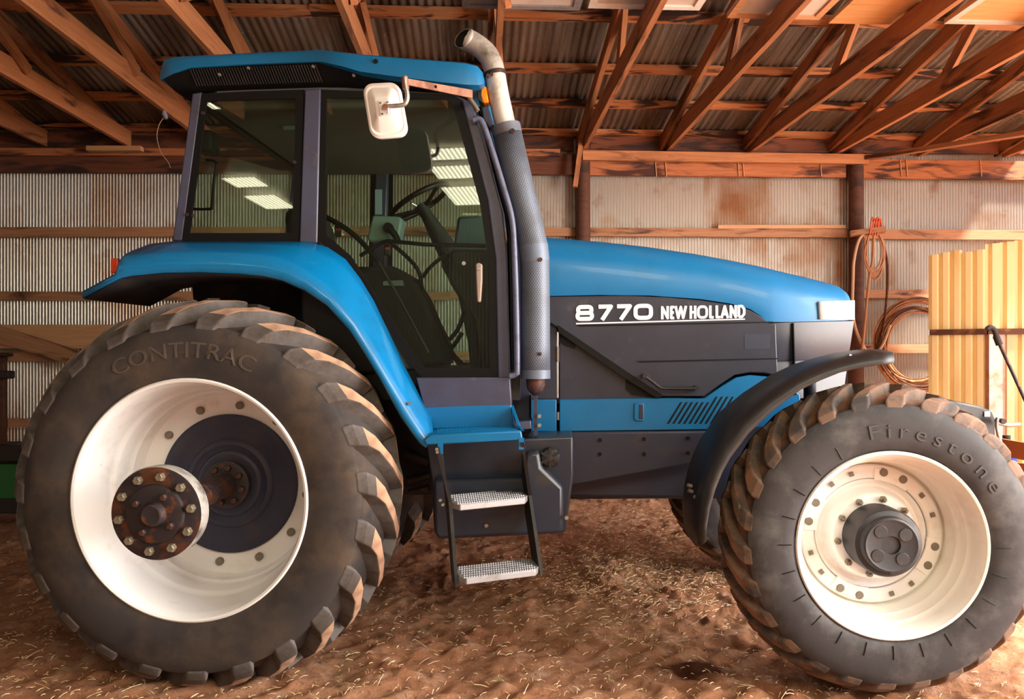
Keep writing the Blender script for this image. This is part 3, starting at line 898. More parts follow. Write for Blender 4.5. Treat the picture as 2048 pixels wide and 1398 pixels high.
def lug_mesh(name, R, tops, bases, sw, mats, s=-1, wk=1.0):
    """one tread bar from the crown to the shoulder and down the sidewall; tops/bases: (offset from the mid-plane, radius)."""
    fr = (1.0, .62, .28, .10, .02, -.02)
    wd = (.026, .030, .037, .046, .052, .044)
    vs, fs, fm = [], [], []
    for i in range(6):
        w = wd[i] * wk; ph = sw * fr[i]
        for sg, (d_, rr_), ww_ in ((-1, bases[i], w * 1.35), (-1, tops[i], w), (1, tops[i], w), (1, bases[i], w * 1.5)):
            vs.append(pol(rr_, ph + sg * ww_ / R, s * d_))
    for i in range(5):
        for k_ in range(3):
            fs.append((i * 4 + k_, i * 4 + k_ + 1, i * 4 + 5 + k_, i * 4 + 4 + k_))
            fm.append(1 if (k_ == 1 and i < 3) else 0)
    fs.append((0, 1, 2, 3)); fm.append(0)
    fs.append((20, 23, 22, 21)); fm.append(0)
    return mesh(name, vs, fs, mats, fm, smooth=None)
def wheel(name, px, py, ylip, ycen, prm):
    x, z = P(px, py, ylip)
    w = empty(name, (x, ycen, z), tractor)
    R = prm['R']
    rl = prm['rlip']; b = prm['bulge']
    prof = [(rl + .008, -prm['lip'] + .03), (rl + .017, -prm['lip'] - .002)] + [(r_, -d_) for r_, d_ in prm['side']]
    prof = prof + [(r, -y) for r, y in prof[::-1]]
    revolve('tyre', prof, prm['mt'], w, 128)
    for s in (-1, 1):
        me = lug_mesh('lug', R, prm['tops'], prm['bases'], prm['sw'], prm['ml'], s, prm.get('wk', 1))
        n = prm['n']
        for i in range(n):
            o = bpy.data.objects.new('lug', me); link(o, w)
            o.rotation_euler.y = 2 * math.pi * (i + (.5 if s > 0 else 0) + prm.get('ph', 0)) / n
            if s < 0 or i == 0:
                bv = o.modifiers.new('bevel', 'BEVEL'); bv.width = .010; bv.segments = 2; bv.limit_method = 'ANGLE'; bv.angle_limit = math.radians(40)
    return w

def bolts(w, n, r, y, br, h, m, ph=0.0, name='bolt', sides=6):
    vs, fs = [], []
    prof = [(br, y), (br, y - h * .8), (br * .8, y - h), (0.0001, y - h)]
    me = None
    for i in range(n):
        a = ph + 2 * math.pi * i / n
        if me is None:
            k_ = sides
            for q, (rr, yy) in enumerate(((br, 0), (br, -h * .75), (br * .78, -h))):
                vs += [(rr * math.cos(2 * math.pi * j / k_), yy, rr * math.sin(2 * math.pi * j / k_)) for j in range(k_)]
            for q in range(2):
                fs += [(q * k_ + j, q * k_ + (j + 1) % k_, (q + 1) * k_ + (j + 1) % k_, (q + 1) * k_ + j) for j in range(k_)]
            fs.append(tuple(range(2 * k_, 3 * k_)))
            me = mesh(name, vs, fs, m, smooth=30)
        o = bpy.data.objects.new(name, me); link(o, w)
        o.location = pol(r, a, y)

rear = wheel('rear_wheel', 376, 1001, -1.20, -0.95, dict(R=.955, rlip=.55, lip=.245, bulge=.262, n=23, sw=.33,
    tops=((-.02, .955), (.09, .940), (.155, .908), (.200, .878), (.230, .845), (.247, .800)), bases=((-.02, .875), (.09, .858), (.155, .80), (.190, .775), (.210, .77), (.228, .775)),
    side=((.592, .253), (.64, .262), (.70, .262), (.755, .256), (.795, .245), (.812, .230), (.815, .205), (.832, .155), (.872, .09), (.888, .03)), mt='tyre', ml=['lug_side', 'lug_top'], ph=.35, wk=1.15))
revolve('rim', [(.552, -.20), (.568, -.236), (.568, -.250), (.560, -.256), (.550, -.252), (.544, -.238), (.540, -.224), (.536, -.215), (.533, -.20), (.520, -.03), (.516, -.012), (.506, .0), (.500, .012), (.496, .09), (.490, .105), (.480, .115), (.476, .17), (.468, .195), (.44, .205), (.30, .205)], 'rim_white', rear, 96, smooth=40)
revolve('wheel_disc', [(.362, .206), (.362, .190), (.352, .184), (.30, .188), (.285, .196), (.235, .20), (.225, .190), (.205, .186), (.190, .196), (.175, .198), (.165, .186), (.15, .184), (.12, .19), (.0, .19)], 'disc_blue', rear, 80, smooth=45)
bolts(rear, 12, .412, .205, .021, .020, 'bolt_dull', .13, 'rim_bolt', 12)
revolve('hub_flange', [(.122, .19), (.122, .15), (.112, .145), (.06, .145)], 'hub_dark', rear, 40)
bolts(rear, 8, .092, .145, .017, .022, 'hub_dark', .2, 'flange_bolt')
revolve('axle_shaft', [(.062, .16), (.062, -.46), (.0, -.46)], 'rust_metal', rear, 32)
revolve('axle_hub', [(.08, -.44), (.19, -.455), (.200, -.462), (.202, -.52), (.198, -.528), (.190, -.530), (.128, -.531), (.124, -.545), (.116, -.548), (.055, -.546), (.052, -.556), (.046, -.572), (.040, -.575), (0, -.572)],
        ['exhaust_elbow', 'rust_metal', 'hub_dark'], rear, 56, smooth=30, fm=[0, 0, 0, 0, 1, 1, 2, 2, 2, 2, 2, 2, 2])
bolts(rear, 10, .160, -.530, .019, .026, 'bolt_grey', .15, 'hub_bolt')
bolts(rear, 4, .088, -.546, .016, .02, 'hub_dark', .55, 'cap_bolt')
bolts(rear, 1, .175, -.47, .028, .03, 'rust_metal', 2.35, 'drain_plug')
arc_text(rear, 'CONTITRAC', .105, .665, -.03, lambda r: -.262 + max(0, r - .70) * .2, 'tyre_letter', 1.0, 1.12)

front = wheel('front_wheel', 1785, 1092, -1.10, -0.90, dict(R=.735, rlip=.418, lip=.195, bulge=.212, n=26, sw=.30,
    tops=((-.02, .735), (.07, .723), (.12, .702), (.155, .682), (.178, .660), (.194, .628)), bases=((-.02, .675), (.07, .660), (.12, .632), (.145, .615), (.165, .61), (.180, .612)),
    side=((.445, .206), (.49, .212), (.54, .212), (.585, .207), (.622, .196), (.640, .182), (.645, .155), (.660, .115), (.678, .06), (.686, .02)), mt='tyre_front', ml=['lug_side_front', 'lug_top_front'], ph=.1, wk=.9))
revolve('rim', [(.42, -.16), (.430, -.188), (.430, -.200), (.424, -.206), (.415, -.203), (.408, -.188), (.396, -.172), (.392, -.125), (.386, -.112), (.376, -.104), (.373, -.062), (.367, -.052), (.359, -.044), (.356, .0), (.350, .012), (.346, .05), (.336, .058), (.27, .058)], 'rim_cream', front, 96, smooth=38)
revolve('mounting_ring', [(.335, .058), (.335, .035), (.328, .030), (.275, .030), (.268, .036), (.268, .06)], 'rim_white', front, 72, smooth=35)
revolve('wheel_disc', [(.270, .060), (.262, .042), (.25, .045), (.238, .058), (.226, .058), (.215, .040), (.207, .0), (.198, -.015), (.188, -.020), (.12, -.020)], 'rim_white', front, 72, smooth=45)
bolts(front, 10, .180, -.020, .016, .022, 'bolt_grey', .18, 'wheel_nut')
bolts(front, 10, .180, -.042, .008, .014, 'bolt_dull', .18, 'stud', 8)
for k_ in range(4):
    a0 = .35 + k_ * math.pi / 2
    for d_ in (-.16, .16):
        bolts(front, 1, .302, .030, .020, .010, 'bolt_dull', a0 + d_, 'ring_bolt', 12)
    for d_ in (.55, .9):
        o = mk('square_nut', boxv(-.010, .010, -.010, 0, -.010, .010), BOXF, 'bolt_dull', front)
        o.location = pol(.302, a0 + d_, .030); o.rotation_euler.y = a0 + d_
    # raised tab where the disc is clamped to the ring
    vs = []
    for rr in (.262, .318):
        for d_ in (-.30, -.1, .1, .30):
            vs += [pol(rr, a0 + d_, .024), pol(rr, a0 + d_, .034)]
    fs = []
    for i in range(3):
        fs += [(2 * i, 2 * i + 2, 2 * i + 10, 2 * i + 8), (8 + 2 * i, 10 + 2 * i, 11 + 2 * i, 9 + 2 * i), (2 * i, 2 * i + 1, 2 * i + 3, 2 * i + 2)]
    fs += [(0, 8, 9, 1), (6, 7, 15, 14)]
    mk('disc_tab', vs, fs, 'rim_white', front)
revolve('hub', [(.157, -.015), (.157, -.145), (.150, -.160), (.130, -.166), (.127, -.172), (.124, -.190), (.116, -.196), (.105, -.192), (.042, -.190), (.040, -.180), (0, -.180)], 'hub_black', front, 56, smooth=35)
for k_ in range(4):
    o = revolve('hub_plug', [(.030, .002), (.030, -.003), (.028, -.005), (.0, -.0052)], 'hub_black', front, 20)
    o.location = pol(.078, math.pi / 4 + .12 + k_ * math.pi / 2, -.190)
bolts(front, 1, .128, -.166, .010, .012, 'rust_metal', math.pi - .05, 'drain_plug')
arc_text(front, 'Firestone', .092, .492, .42, lambda r: -.212, 'tyre_letter_dark', 1.5, 1.18)
for k_ in range(24):                       # moulded radial ribs near the bead
    a = 2 * math.pi * k_ / 24
    if -.5 < (a - math.pi * 2 if a > math.pi else a) < 1.5: continue
    vs, fs = tube_geo([pol(.45, a, -.208), pol(.48, a, -.2125), pol(.51, a, -.2135)], .0022, 5)
    mk('sidewall_rib', vs, fs, 'seal_black', front)
for src in (rear, front):
    c = copytree(src, tractor); c.location.y = -src.location.y; c.scale.y = -1

# ------------------------------------------------------------------ rear fender
fender = empty('rear_fender', (0, 0, 0), tractor)
FL_ = [((168, 597), (171, 584), (215, 573)), ((238, 559), (236, 548), (270, 541)), ((246, 556), (243, 520), (280, 508)), ((268, 552), (250, 512), (302, 492)), ((330, 546), (335, 507), (348, 487)), ((405, 545), (405, 506), (405, 487)),
       ((480, 548), (480, 507), (480, 487)), ((530, 553), (535, 512), (530, 487)), ((565, 561), (575, 522), (575, 487)), ((610, 581), (622, 548), (620, 488)), ((655, 611), (668, 586), (655, 498)), ((700, 661), (714, 640), (690, 522)),
       ((730, 707), (742, 686), (718, 560)), ((760, 757), (770, 735), (745, 605)), ((782, 797), (793, 772), (772, 662)), ((803, 835), (815, 808), (802, 728)), ((822, 862), (836, 842), (826, 774)), ((840, 886), (853, 868), (846, 815)), ((852, 895), (864, 880), (860, 838))]
secs = []
for l, c_, t in FL_:
    a, b, d_ = P3(*l, -1.02), P3(*c_, -1.00), P3(*t, -.81)
    secs.append([a, a.lerp(b, .5) + Vector((0, -.006, 0)), a.lerp(b, .85) + Vector((0, -.004, 0)), b + Vector((0, .012, 0)), b.lerp(d_, .3), b.lerp(d_, .7), d_])
solid(loft('fender_skin', secs, 'blue_dusty', fender, smooth=50), .012, 1)
liner = [[P3(*l, -1.015), Vector((P(*l, -1.02)[0], -.42, P(*l, -1.02)[1]))] for l, _, _ in FL_]
solid(loft('fender_liner', liner, 'liner_dark', fender, smooth=50), .01, 0)
pts = [P(*l, -1.02) for l, _, _ in FL_]
bottom = [P(840, 960, -1.02), P(640, 960, -1.02), P(168, 640, -1.02)]
poly = pts + bottom[:1]
prism('inner_wall', [(x, z) for x, z in pts[3:]] + [P(780, 1000, -1.02), P(300, 900, -1.02)], -.43, -.41, 'liner_dark', fender, raw=True)
box('tail_light', *sorted((P(232, 520, -.9)[0], P(247, 520, -.9)[0])), -.95, -.86, *sorted((P(240, 548, -.9)[1], P(240, 519, -.9)[1])), 'orange_lamp', fender, bevel=.006)
a = P3(820, 806, -1.012)
tube('bolt_head', [a, a + Vector((0, -.012, 0))], .008, 'steel', fender, 8)
cf = empty('rear_fender', (0, 0, 0), tractor); cf.scale.y = -1
for ch in list(fender.children): copyobj(ch, cf)

# ------------------------------------------------------------------ blue step platform
plat = empty('step_platform', (0, 0, 0), tractor)
fr_ = [P3(846, 880, -1.05), P3(853, 891, -1.05), P3(1046, 880, -1.05), P3(1043, 861, -1.05), P3(862, 868, -1.05)]
bk_ = [P3(*q, -.80) for q in ((850, 862), (857, 871), (1031, 860), (1029, 850), (866, 857))]
mk('tread', fr_ + bk_, [(0, 1, 2, 3, 4), (9, 8, 7, 6, 5)] + [(i, i + 5, (i + 1) % 5 + 5, (i + 1) % 5) for i in range(5)], 'blue', plat, bevel=.008)
prism('riser', [(846, 814), (1022, 808), (1028, 852), (862, 858)], -.815, -.77, 'blue', plat, bevel=.004)
e = [P3(1022, 810, -.80), P3(1040, 862, -.82), P3(1044, 862, -1.04), P3(1034, 850, -.95)]
mk('end_gusset', e + [p + Vector((.012, 0, 0)) for p in e], [(0, 1, 2, 3), (7, 6, 5, 4), (0, 4, 5, 1), (1, 5, 6, 2), (2, 6, 7, 3), (3, 7, 4, 0)], 'blue', plat)
vs, fs = [], []
for r_ in range(3):
    for i in range(34):
        f = (i + .5) / 34; g_ = (r_ + .6) / 3.6
        p = (fr_[4].lerp(fr_[3], .06 + .9 * f)).lerp(bk_[4].lerp(bk_[3], .06 + .9 * f), g_)
        n0 = len(vs); h = .006
        vs += [p + Vector((a_ * .008, b_ * .012, -.002)) for a_, b_ in ((-1, -1), (1, -1), (1, 1), (-1, 1))] + [p + Vector((0, 0, h))]
        fs += [(n0, n0 + 1, n0 + 4), (n0 + 1, n0 + 2, n0 + 4), (n0 + 2, n0 + 3, n0 + 4), (n0 + 3, n0, n0 + 4)]
tag(mk('grip_teeth', vs, fs, 'blue', plat), kind='stuff')
for px_, y_ in ((881, -1.045), (1043, -1.045)):
    q = P3(px_, 893 if px_ < 900 else 884, y_)
    mk('ladder_tab', boxv(q.x - .012, q.x + .012, q.y - .006, q.y + .004, q.z - .035, q.z + .02), BOXF, 'blue', plat)

# ------------------------------------------------------------------ ladder
ladder = empty('ladder', (0, 0, 0), tractor)
TMI = TM.inverted()
def plane_pts(pxs, h):
    return [TMI @ WG(a_, b_, h) for a_, b_ in pxs]
LOW = plane_pts(((921, 1158), (1082, 1138), (1065, 1117), (907, 1134)), P3(921, 1158, -1.24).z)
MID = plane_pts(((909, 1010), (1060, 995), (1042, 977), (892, 991)), P3(909, 1010, -1.15).z)
for Q, th in ((LOW, .030), (MID, .030)):
    st = empty('step', (0, 0, 0), ladder)
    up_ = Vector((0, 0, 1))
    q = [p.copy() for p in Q]
    # rounded front corners
    f0, f1, b1, b0 = q
    ol = [f0.lerp(f1, .07), f0.lerp(f1, .93), f1.lerp(b1, .25), b1, b0, f0.lerp(b0, .25)]
    n = 6
    vs = [p for p in ol] + [p - up_ * th for p in ol]
    mk('tread_plate', vs, [tuple(range(n)), tuple(range(2 * n - 1, n - 1, -1))] + [(i, i + n, (i + 1) % n + n, (i + 1) % n) for i in range(n)], 'step_alu', st, bevel=.004)
    vs, fs = [], []
    for r_ in range(6):
        for i in range(30):
            f = .05 + .9 * (i + .5 * (r_ % 2)) / 30; g_ = .05 + r_ * .175
            p = f0.lerp(f1, f).lerp(b0.lerp(b1, f), g_)
            ux = (f1 - f0).normalized() * .0052; uy = (b0 - f0).normalized() * .007
            n0 = len(vs)
            vs += [p - ux - uy, p + ux - uy, p + ux + uy, p - ux + uy, p - ux * .3 - uy * .8 + up_ * .006, p + ux * .3 - uy * .8 + up_ * .006, p + uy * .8 + up_ * .006]
            fs += [(n0, n0 + 1, n0 + 5, n0 + 4), (n0 + 1, n0 + 2, n0 + 6, n0 + 5), (n0 + 2, n0 + 3, n0 + 6), (n0 + 3, n0, n0 + 4, n0 + 6), (n0 + 4, n0 + 5, n0 + 6)]
    tag(mk('grip_teeth', vs, fs, 'step_alu', st), kind='stuff')
def rail(top, mid_, low, wid, t):
    secs = []
    for c_, d_ in (top, mid_, low):
        d_ = d_.normalized() * wid / 2; s = Vector((t / 2, 0, 0))
        secs.append([c_ - d_ - s, c_ - d_ + s, c_ + d_ + s, c_ + d_ - s])
    loft('side_rail', secs, 'black_plastic', ladder, ring=True, cap=True, smooth=None)
dl = LOW[3] - LOW[0]
rail((P3(878, 893, -1.03), Vector((0, 1, 0))), ((MID[0] + MID[3]) / 2 + Vector((-.008, 0, 0)), MID[3] - MID[0]), ((LOW[0] + LOW[3]) / 2 + Vector((-.008, 0, -.05)), dl), .10, .016)
rail((P3(1046, 882, -1.00), Vector((0, 1, 0))), ((MID[1] + MID[2]) / 2 + Vector((.006, 0, 0)), MID[3] - MID[0]), ((LOW[1] + LOW[2]) / 2 + Vector((.006, 0, -.03)), dl), .13, .016)
for q in ((881, 1000), (886, 1009), (874, 898), (875, 904)):
    p = P3(*q, -1.14); tube('rail_bolt', [p, p + Vector((0, -.012, 0))], .007, 'steel', ladder, 8)

# ------------------------------------------------------------------ fuel tank
tank = empty('fuel_tank', (0, 0, 0), tractor)
prism('tank_body', [(850, 884), (1146, 873), (1147, 950), (1132, 1062), (1125, 1067), (878, 1079), (868, 1066), (862, 960)], -.72, -.25, 'tank_plastic', tank, bevel=.02)
prism('tank_front', [(866, 958), (1046, 954), (1050, 906), (1078, 904), (1083, 935), (1127, 976), (1126, 1066), (876, 1079), (868, 1066)], -.82, -.70, 'tank_plastic', tank, bevel=.018)
c_ = P3(1100, 915, -.76)
o = revolve('filler_cap', [(.05, .05), (.05, 0), (.042, -.01), (.03, -.012), (.012, -.016), (0, -.016)], 'black_plastic', tank, 24); o.location = c_
for k_ in range(6):
    o = mk('cap_grip', boxv(-.006, .006, -.018, 0, .02, .052), BOXF, 'black_plastic', tank); o.location = c_; o.rotation_euler.y = k_ * math.pi / 3
for q in ((973, 1051), (1133, 1035)):
    p = P3(*q, -.822); tube('tank_bolt', [p, p + Vector((0, -.01, 0))], .010, 'steel', tank, 8)

# ------------------------------------------------------------------ chassis
ch = empty('chassis', (0, 0, 0), tractor)
prism('frame_rail', [(1040, 864), (1450, 861), (1450, 912), (1392, 927), (1145, 972), (1040, 980)], -.43, -.28, 'chassis_dark', ch, bevel=.012)
mir(ch.children[0], ch)
for x_, y_ in ((1200, 880), (1288, 878), (1376, 876), (1200, 908), (1288, 908), (1376, 906)):
    p = P3(x_, y_, -.43); tube('rail_bolt', [p + Vector((0, .005, 0)), p + Vector((0, -.008, 0))], .011, 'seal_black', ch, 8)
tube('drive_tube', [P3(1120, 979, -.20), P3(1440, 977, -.20)], .055, 'chassis_dark', ch, 20)
x0, _ = P(740, 900, 0); x1, _ = P(1560, 900, 0)
box('gearbox', x0, x1, -.27, .27, P(900, 975, 0)[1], P(900, 800, 0)[1], 'chassis_dark', ch, bevel=.02)
za = rear.location.z
tube('rear_axle', [(0, -.72, za), (0, .72, za)], .15, 'chassis_dark', ch, 24)
box('rear_housing', -.42, .62, -.30, .30, za - .32, za + .42, 'chassis_dark', ch, bevel=.03)
fx, fz = front.location.x, front.location.z
box('front_axle', fx - .11, fx + .11, -.72, .72, fz - .10, fz + .12, 'chassis_dark', ch, bevel=.03)
box('front_bolster', fx - .35, fx + .30, -.28, .28, fz + .05, fz + .62, 'chassis_dark', ch, bevel=.02)
for q0, q1, r_ in (((812, 905), (858, 925), .03), ((815, 960), (862, 950), .022), ((818, 985), (858, 975), .018)):
    tube('hydraulic_line', [P3(*q0, -.42), P3(*q1, -.42)], r_, 'hub_dark', ch, 10)
box('cab_mount', P(1022, 800, -.6)[0], P(1062, 800, -.6)[0], -.62, .62, P(1000, 875, -.6)[1], P(1000, 470, -.6)[1], 'chassis_dark', ch, bevel=.01)
prism('mount_bracket', [(1067, 790), (1074, 790), (1074, 872), (1067, 872)], -.74, -.55, 'chassis_dark', ch)
prism('mount_foot', [(1022, 845), (1062, 842), (1062, 858), (1022, 860)], -.80, -.6, 'slate', ch, bevel=.004)
for q in ((1079, 832), (1079, 850)):
    p = P3(*q, -.74); tube('bracket_bolt', [p, p + Vector((0, -.02, 0))], .010, 'steel', ch, 8)

# ------------------------------------------------------------------ hood
hood = empty('hood', (0, 0, 0), tractor)
HS = [(1060, 467, 592, .43), (1095, 471, 592, .43), (1200, 479, 590, .43), (1300, 490, 591, .43), (1400, 505, 598, .43), (1460, 516, 607, .43), (1500, 524, 618, .43), (1520, 528, 631, .43), (1533, 531, 643, .43),
      (1550, 535, 644, .426), (1580, 542, 644, .413), (1620, 551, 643, .39), (1660, 561, 642, .36), (1688, 570, 641, .335), (1700, 580, 640, .32), (1707, 600, 640, .31)]
secs = []
for px_, ty, by, hw in HS:
    xt, zt = P(px_, ty, -hw * .75); xb, zb = P(px_, by, -hw)
    d_ = min(.20, (zt - zb) * .7); half = []
    half.append((xb, -hw, zb)); half.append((xb, -hw - .004, zb + (zt - d_ - zb) * .3)); half.append((xb, -hw - .002, zb + (zt - d_ - zb) * .7))
    for k_ in range(7):
        a = math.pi / 2 * k_ / 6
        f = k_ / 6
        half.append((xb + (xt - xb) * f, -hw + .20 * (1 - math.cos(a)), zt - d_ + d_ * math.sin(a)))
    half.append((xt, -.1, zt + .012)); half.append((xt, 0, zt + .014))
    full = half + [(x, -y, z) for x, y, z in half[-2::-1]]
    secs.append(full)
loft('hood_shell', secs, 'blue', hood, smooth=50, cap=True)
# dark side panels
A_ = [(1085, 593), (1098, 593), (1250, 591), (1330, 594), (1400, 600), (1460, 609), (1500, 620), (1522, 633), (1538, 646), (1552, 647), (1556, 752), (1530, 746), (1500, 745), (1470, 750), (1442, 768), (1408, 793), (1322, 793), (1255, 752), (1118, 658), (1085, 636)]
sp_ = prism('side_panel', A_, -.436, -.36, 'panel_dark', hood, bevel=.006)
prism('lower_side_panel', [(1119, 655), (1255, 748), (1322, 800), (1119, 800)], -.405, -.36, 'panel_dark', hood, bevel=.003)
prism('rear_side_panel', [(1060, 600), (1114, 600), (1114, 798), (1060, 798)], -.41, -.36, 'panel_dark', hood, bevel=.003)
prism('panel_edge', [(1116, 650), (1255, 744), (1328, 792), (1314, 796), (1252, 758), (1116, 664)], -.442, -.40, 'seal_black', hood)
prism('shadow_pocket', [(1118, 664), (1152, 690), (1150, 698), (1128, 690), (1118, 682)], -.412, -.40, 'seal_black', hood)
prism('shadow_pocket', [(1252, 758), (1314, 796), (1265, 790), (1252, 778)], -.412, -.40, 'seal_black', hood)  # black sheet laid in as the shadow below the panel edge
for y_ in (700, 715, 832):
    p = P3(1116.5, y_, -.415); mk('hinge_pin', boxv(p.x - .005, p.x + .005, p.y - .004, p.y + .004, p.z - .022, p.z + .022), BOXF, 'steel', hood)
for (a0, b0_, a1, b1_) in ((1152, 650, 1546, 643), (1272, 722, 1555, 716)):
    prism('panel_groove', [(a0, b0_), (a1, b1_), (a1, b1_ + 2.4), (a0 + 8, b0_ + 3.2)], -.4385, -.42, 'seal_black', hood)
prism('faded_patch', [(1489, 668), (1540, 668), (1540, 698), (1489, 698)], -.4372, -.42, 'chassis_dark', hood)
# lower blue band
prism('lower_band', [(1119, 799), (1330, 796), (1408, 797), (1444, 772), (1472, 755), (1500, 750), (1556, 755), (1600, 790), (1604, 850), (1420, 859), (1119, 863)], -.424, -.36, 'blue', hood, bevel=.004)
prism('rear_band', [(1060, 799), (1113, 799), (1113, 863), (1060, 863)], -.424, -.36, 'blue', hood, bevel=.004)
lt = prism('latch', [(1268, 806), (1288, 806), (1288, 843), (1272, 843), (1267, 838)], -.432, -.41, 'blue', hood, bevel=.006)
prism('latch_pull', [(1278, 809), (1287, 809), (1287, 838), (1278, 838)], -.4345, -.42, 'chassis_dark', hood, bevel=.003)
for i in range(10):
    bx_ = 1336 + 10.8 * i
    tx_, ty = (1363 + 10.8 * i, 804) if i < 6 else (1434 + 10.8 * (i - 6), 793)
    prism('vent_slot', [(bx_ - 2.4, 848), (bx_ + 2.4, 847.5), (tx_ + 2.4, ty), (tx_ - 2.4, ty + .5)], -.4265, -.41, 'seal_black', hood, bevel=.003)
tube('grab_handle', [P3(x_, y_, -.475) for x_, y_ in ((1290, 753), (1304, 763), (1320, 775), (1336, 777), (1392, 777))], .009, 'black_plastic', hood, 8, k=4)
for q in ((1289, 752), (1393, 776)):
    p = P3(*q, -.475); tube('handle_foot', [p + Vector((0, .045, 0)), p + Vector((0, -.008, 0))], .013, 'black_plastic', hood, 10)
# nose below the bonnet
secs = []
for t in np.linspace(0, 1, 12):
    hw = .434 - .125 * t ** 1.35
    tx, ty, bx_, by = 1545 + 163 * t, 646 - 4 * t, 1550 + 136 * t, 800 - 9 * t
    a, b = P3(tx, ty, -hw), P3(bx_, by, -hw + .02)
    s_ = [a, a.lerp(b, .48), a.lerp(b, .50) + Vector((0, .006, 0)), a.lerp(b, .52), b]
    secs.append(s_ + [Vector((p.x, -p.y, p.z)) for p in s_[::-1]])
loft('nose_panel', secs, 'panel_dark', hood, smooth=45, cap=True)
prism('nose_seam', [(1586, 646), (1588, 646), (1593, 790), (1591, 790)], -.428, -.40, 'seal_black', hood)
# headlights
secs = []
for t in np.linspace(0, 1, 6):
    px_ = 1638 + 69 * t; hw = .385 - .072 * t
    a, b = P3(px_, 603 - 2 * t, -hw), P3(px_, 639, -hw)
    secs.append([a, b])
hl = loft('headlight', secs, 'white_paint', hood, smooth=40); solid(hl, .02, 0)
for t in np.linspace(.06, .62, 9):
    px_ = 1638 + 69 * t; hw = .385 - .072 * t + .0105
    prism('lens_rib', [(px_, 604), (px_ + 2, 604), (px_ + 2, 638), (px_, 638)], -hw, -hw + .006, 'glass_lamp', hood)
mir(hl, hood)
for o in [c for c in hood.children if c.name.split('.')[0] in ('side_panel', 'lower_side_panel', 'rear_side_panel', 'lower_band', 'rear_band')]:
    mir(o, hood)
# lettering on the side panel
def glyph(ch_):
    def loop(x0_, x1_, y0_, y1_, r=.22):
        w_, h_ = (x1_ - x0_), (y1_ - y0_)
        rx, ry = r, r
        pts = []
        for cx_, cy_, a0 in ((x1_ - rx, y1_ - ry, 0), (x0_ + rx, y1_ - ry, 90), (x0_ + rx, y0_ + ry, 180), (x1_ - rx, y0_ + ry, 270)):
            for k_ in range(5):
                a = math.radians(a0 + 90 * k_ / 4)
                pts.append((cx_ + rx * math.cos(a), cy_ + ry * math.sin(a)))
        return pts + [pts[0]]
    return {'8': [loop(.04, .96, .5, 1, .2), loop(0, 1, 0, .5, .2)], '7': [[(0, 1), (1, 1), (.36, 0)]], '0': [loop(0, 1, 0, 1, .3)],
            'N': [[(0, 0), (0, 1), (1, 0), (1, 1)]], 'E': [[(1, 1), (0, 1), (0, 0), (1, 0)], [(0, .5), (.9, .5)]], 'W': [[(0, 1), (.25, 0), (.5, 1), (.75, 0), (1, 1)]],
            'H': [[(0, 0), (0, 1)], [(1, 0), (1, 1)], [(0, .5), (1, .5)]], 'O': [loop(0, 1, 0, 1, .34)], 'L': [[(0, 1), (0, 0), (1, 0)]],
            'A': [[(0, 0), (.5, 1), (1, 0)], [(.2, .28), (.8, .28)]], 'D': [[(0, 0), (0, 1), (.6, 1), (1, .72), (1, .28), (.6, 0), (0, 0)]]}[ch_]
def write(name, items, top, bot, th, parent, y):
    """items: (character, x0, x1) in picture columns; top/bot: the slanted lines the letters stand between."""
    vs, fs = [], []
    yy = [y]
    def nxt():
        yy[0] -= .000012
        return yy[0]
    def put(x_, v_):
        yt = top[1] + (x_ - top[0]) * top[2]; yb = bot[1] + (x_ - bot[0]) * bot[2]
        return x_, yb + (yt - yb) * v_
    for ch_, x0_, x1_ in items:
        for line in glyph(ch_):
            q = [Vector((*put(x0_ + th / 2 + (x1_ - x0_ - th) * u, .11 + .78 * v_), 0)) for u, v_ in line]
            if line[0] != line[-1]:                    # square ends: carry the stroke half its width further
                e0_, e1_ = (q[0] - q[1]).normalized() * th * .42, (q[-1] - q[-2]).normalized() * th * .42
                j0_, j1_ = abs(e0_.y) > abs(e0_.x), abs(e1_.y) > abs(e1_.x)
                if j0_: q[0] = q[0] + e0_
                if j1_: q[-1] = q[-1] + e1_
            for a, b in zip(q[:-1], q[1:]):
                if (b - a).length < 1e-6: continue
                d_ = (b - a).normalized(); nn = Vector((-d_.y, d_.x, 0)) * th / 2; n0 = len(vs)
                q_ = nxt(); vs += [P3(*(a + nn).xy, q_), P3(*(b + nn).xy, q_), P3(*(b - nn).xy, q_), P3(*(a - nn).xy, q_)]
                fs.append((n0, n0 + 1, n0 + 2, n0 + 3))
            for a in q[1:-1]:
                n0 = len(vs); q_ = nxt()
                vs += [P3(a.x + th / 2 * math.cos(t), a.y + th / 2 * math.sin(t), q_) for t in np.linspace(0, 2 * math.pi, 11)[:-1]]
                fs.append(tuple(range(n0, n0 + 10)))
    return mk(name, vs, fs, 'white_decal', parent)
write('model_number', [('8', 1151, 1188), ('7', 1193, 1226), ('7', 1230, 1264), ('0', 1267, 1306)], (1150, 611, -.02), (1150, 641.5, -.018), 8.2, hood, -.4395)
write('maker_name', [('N', 1322, 1338), ('E', 1340, 1351), ('W', 1349, 1374), ('H', 1379, 1393), ('O', 1394, 1416), ('L', 1418, 1430), ('L', 1431, 1443), ('A', 1441, 1458), ('N', 1459, 1474), ('D', 1475, 1491)], (1322, 611.5, -.014), (1322, 639.5, -.018), 5.2, hood, -.4395)
prism('underline', [(1152, 646), (1490, 637), (1490, 639.4), (1152, 648.8)], -.4397, -.43, 'white_decal', hood)

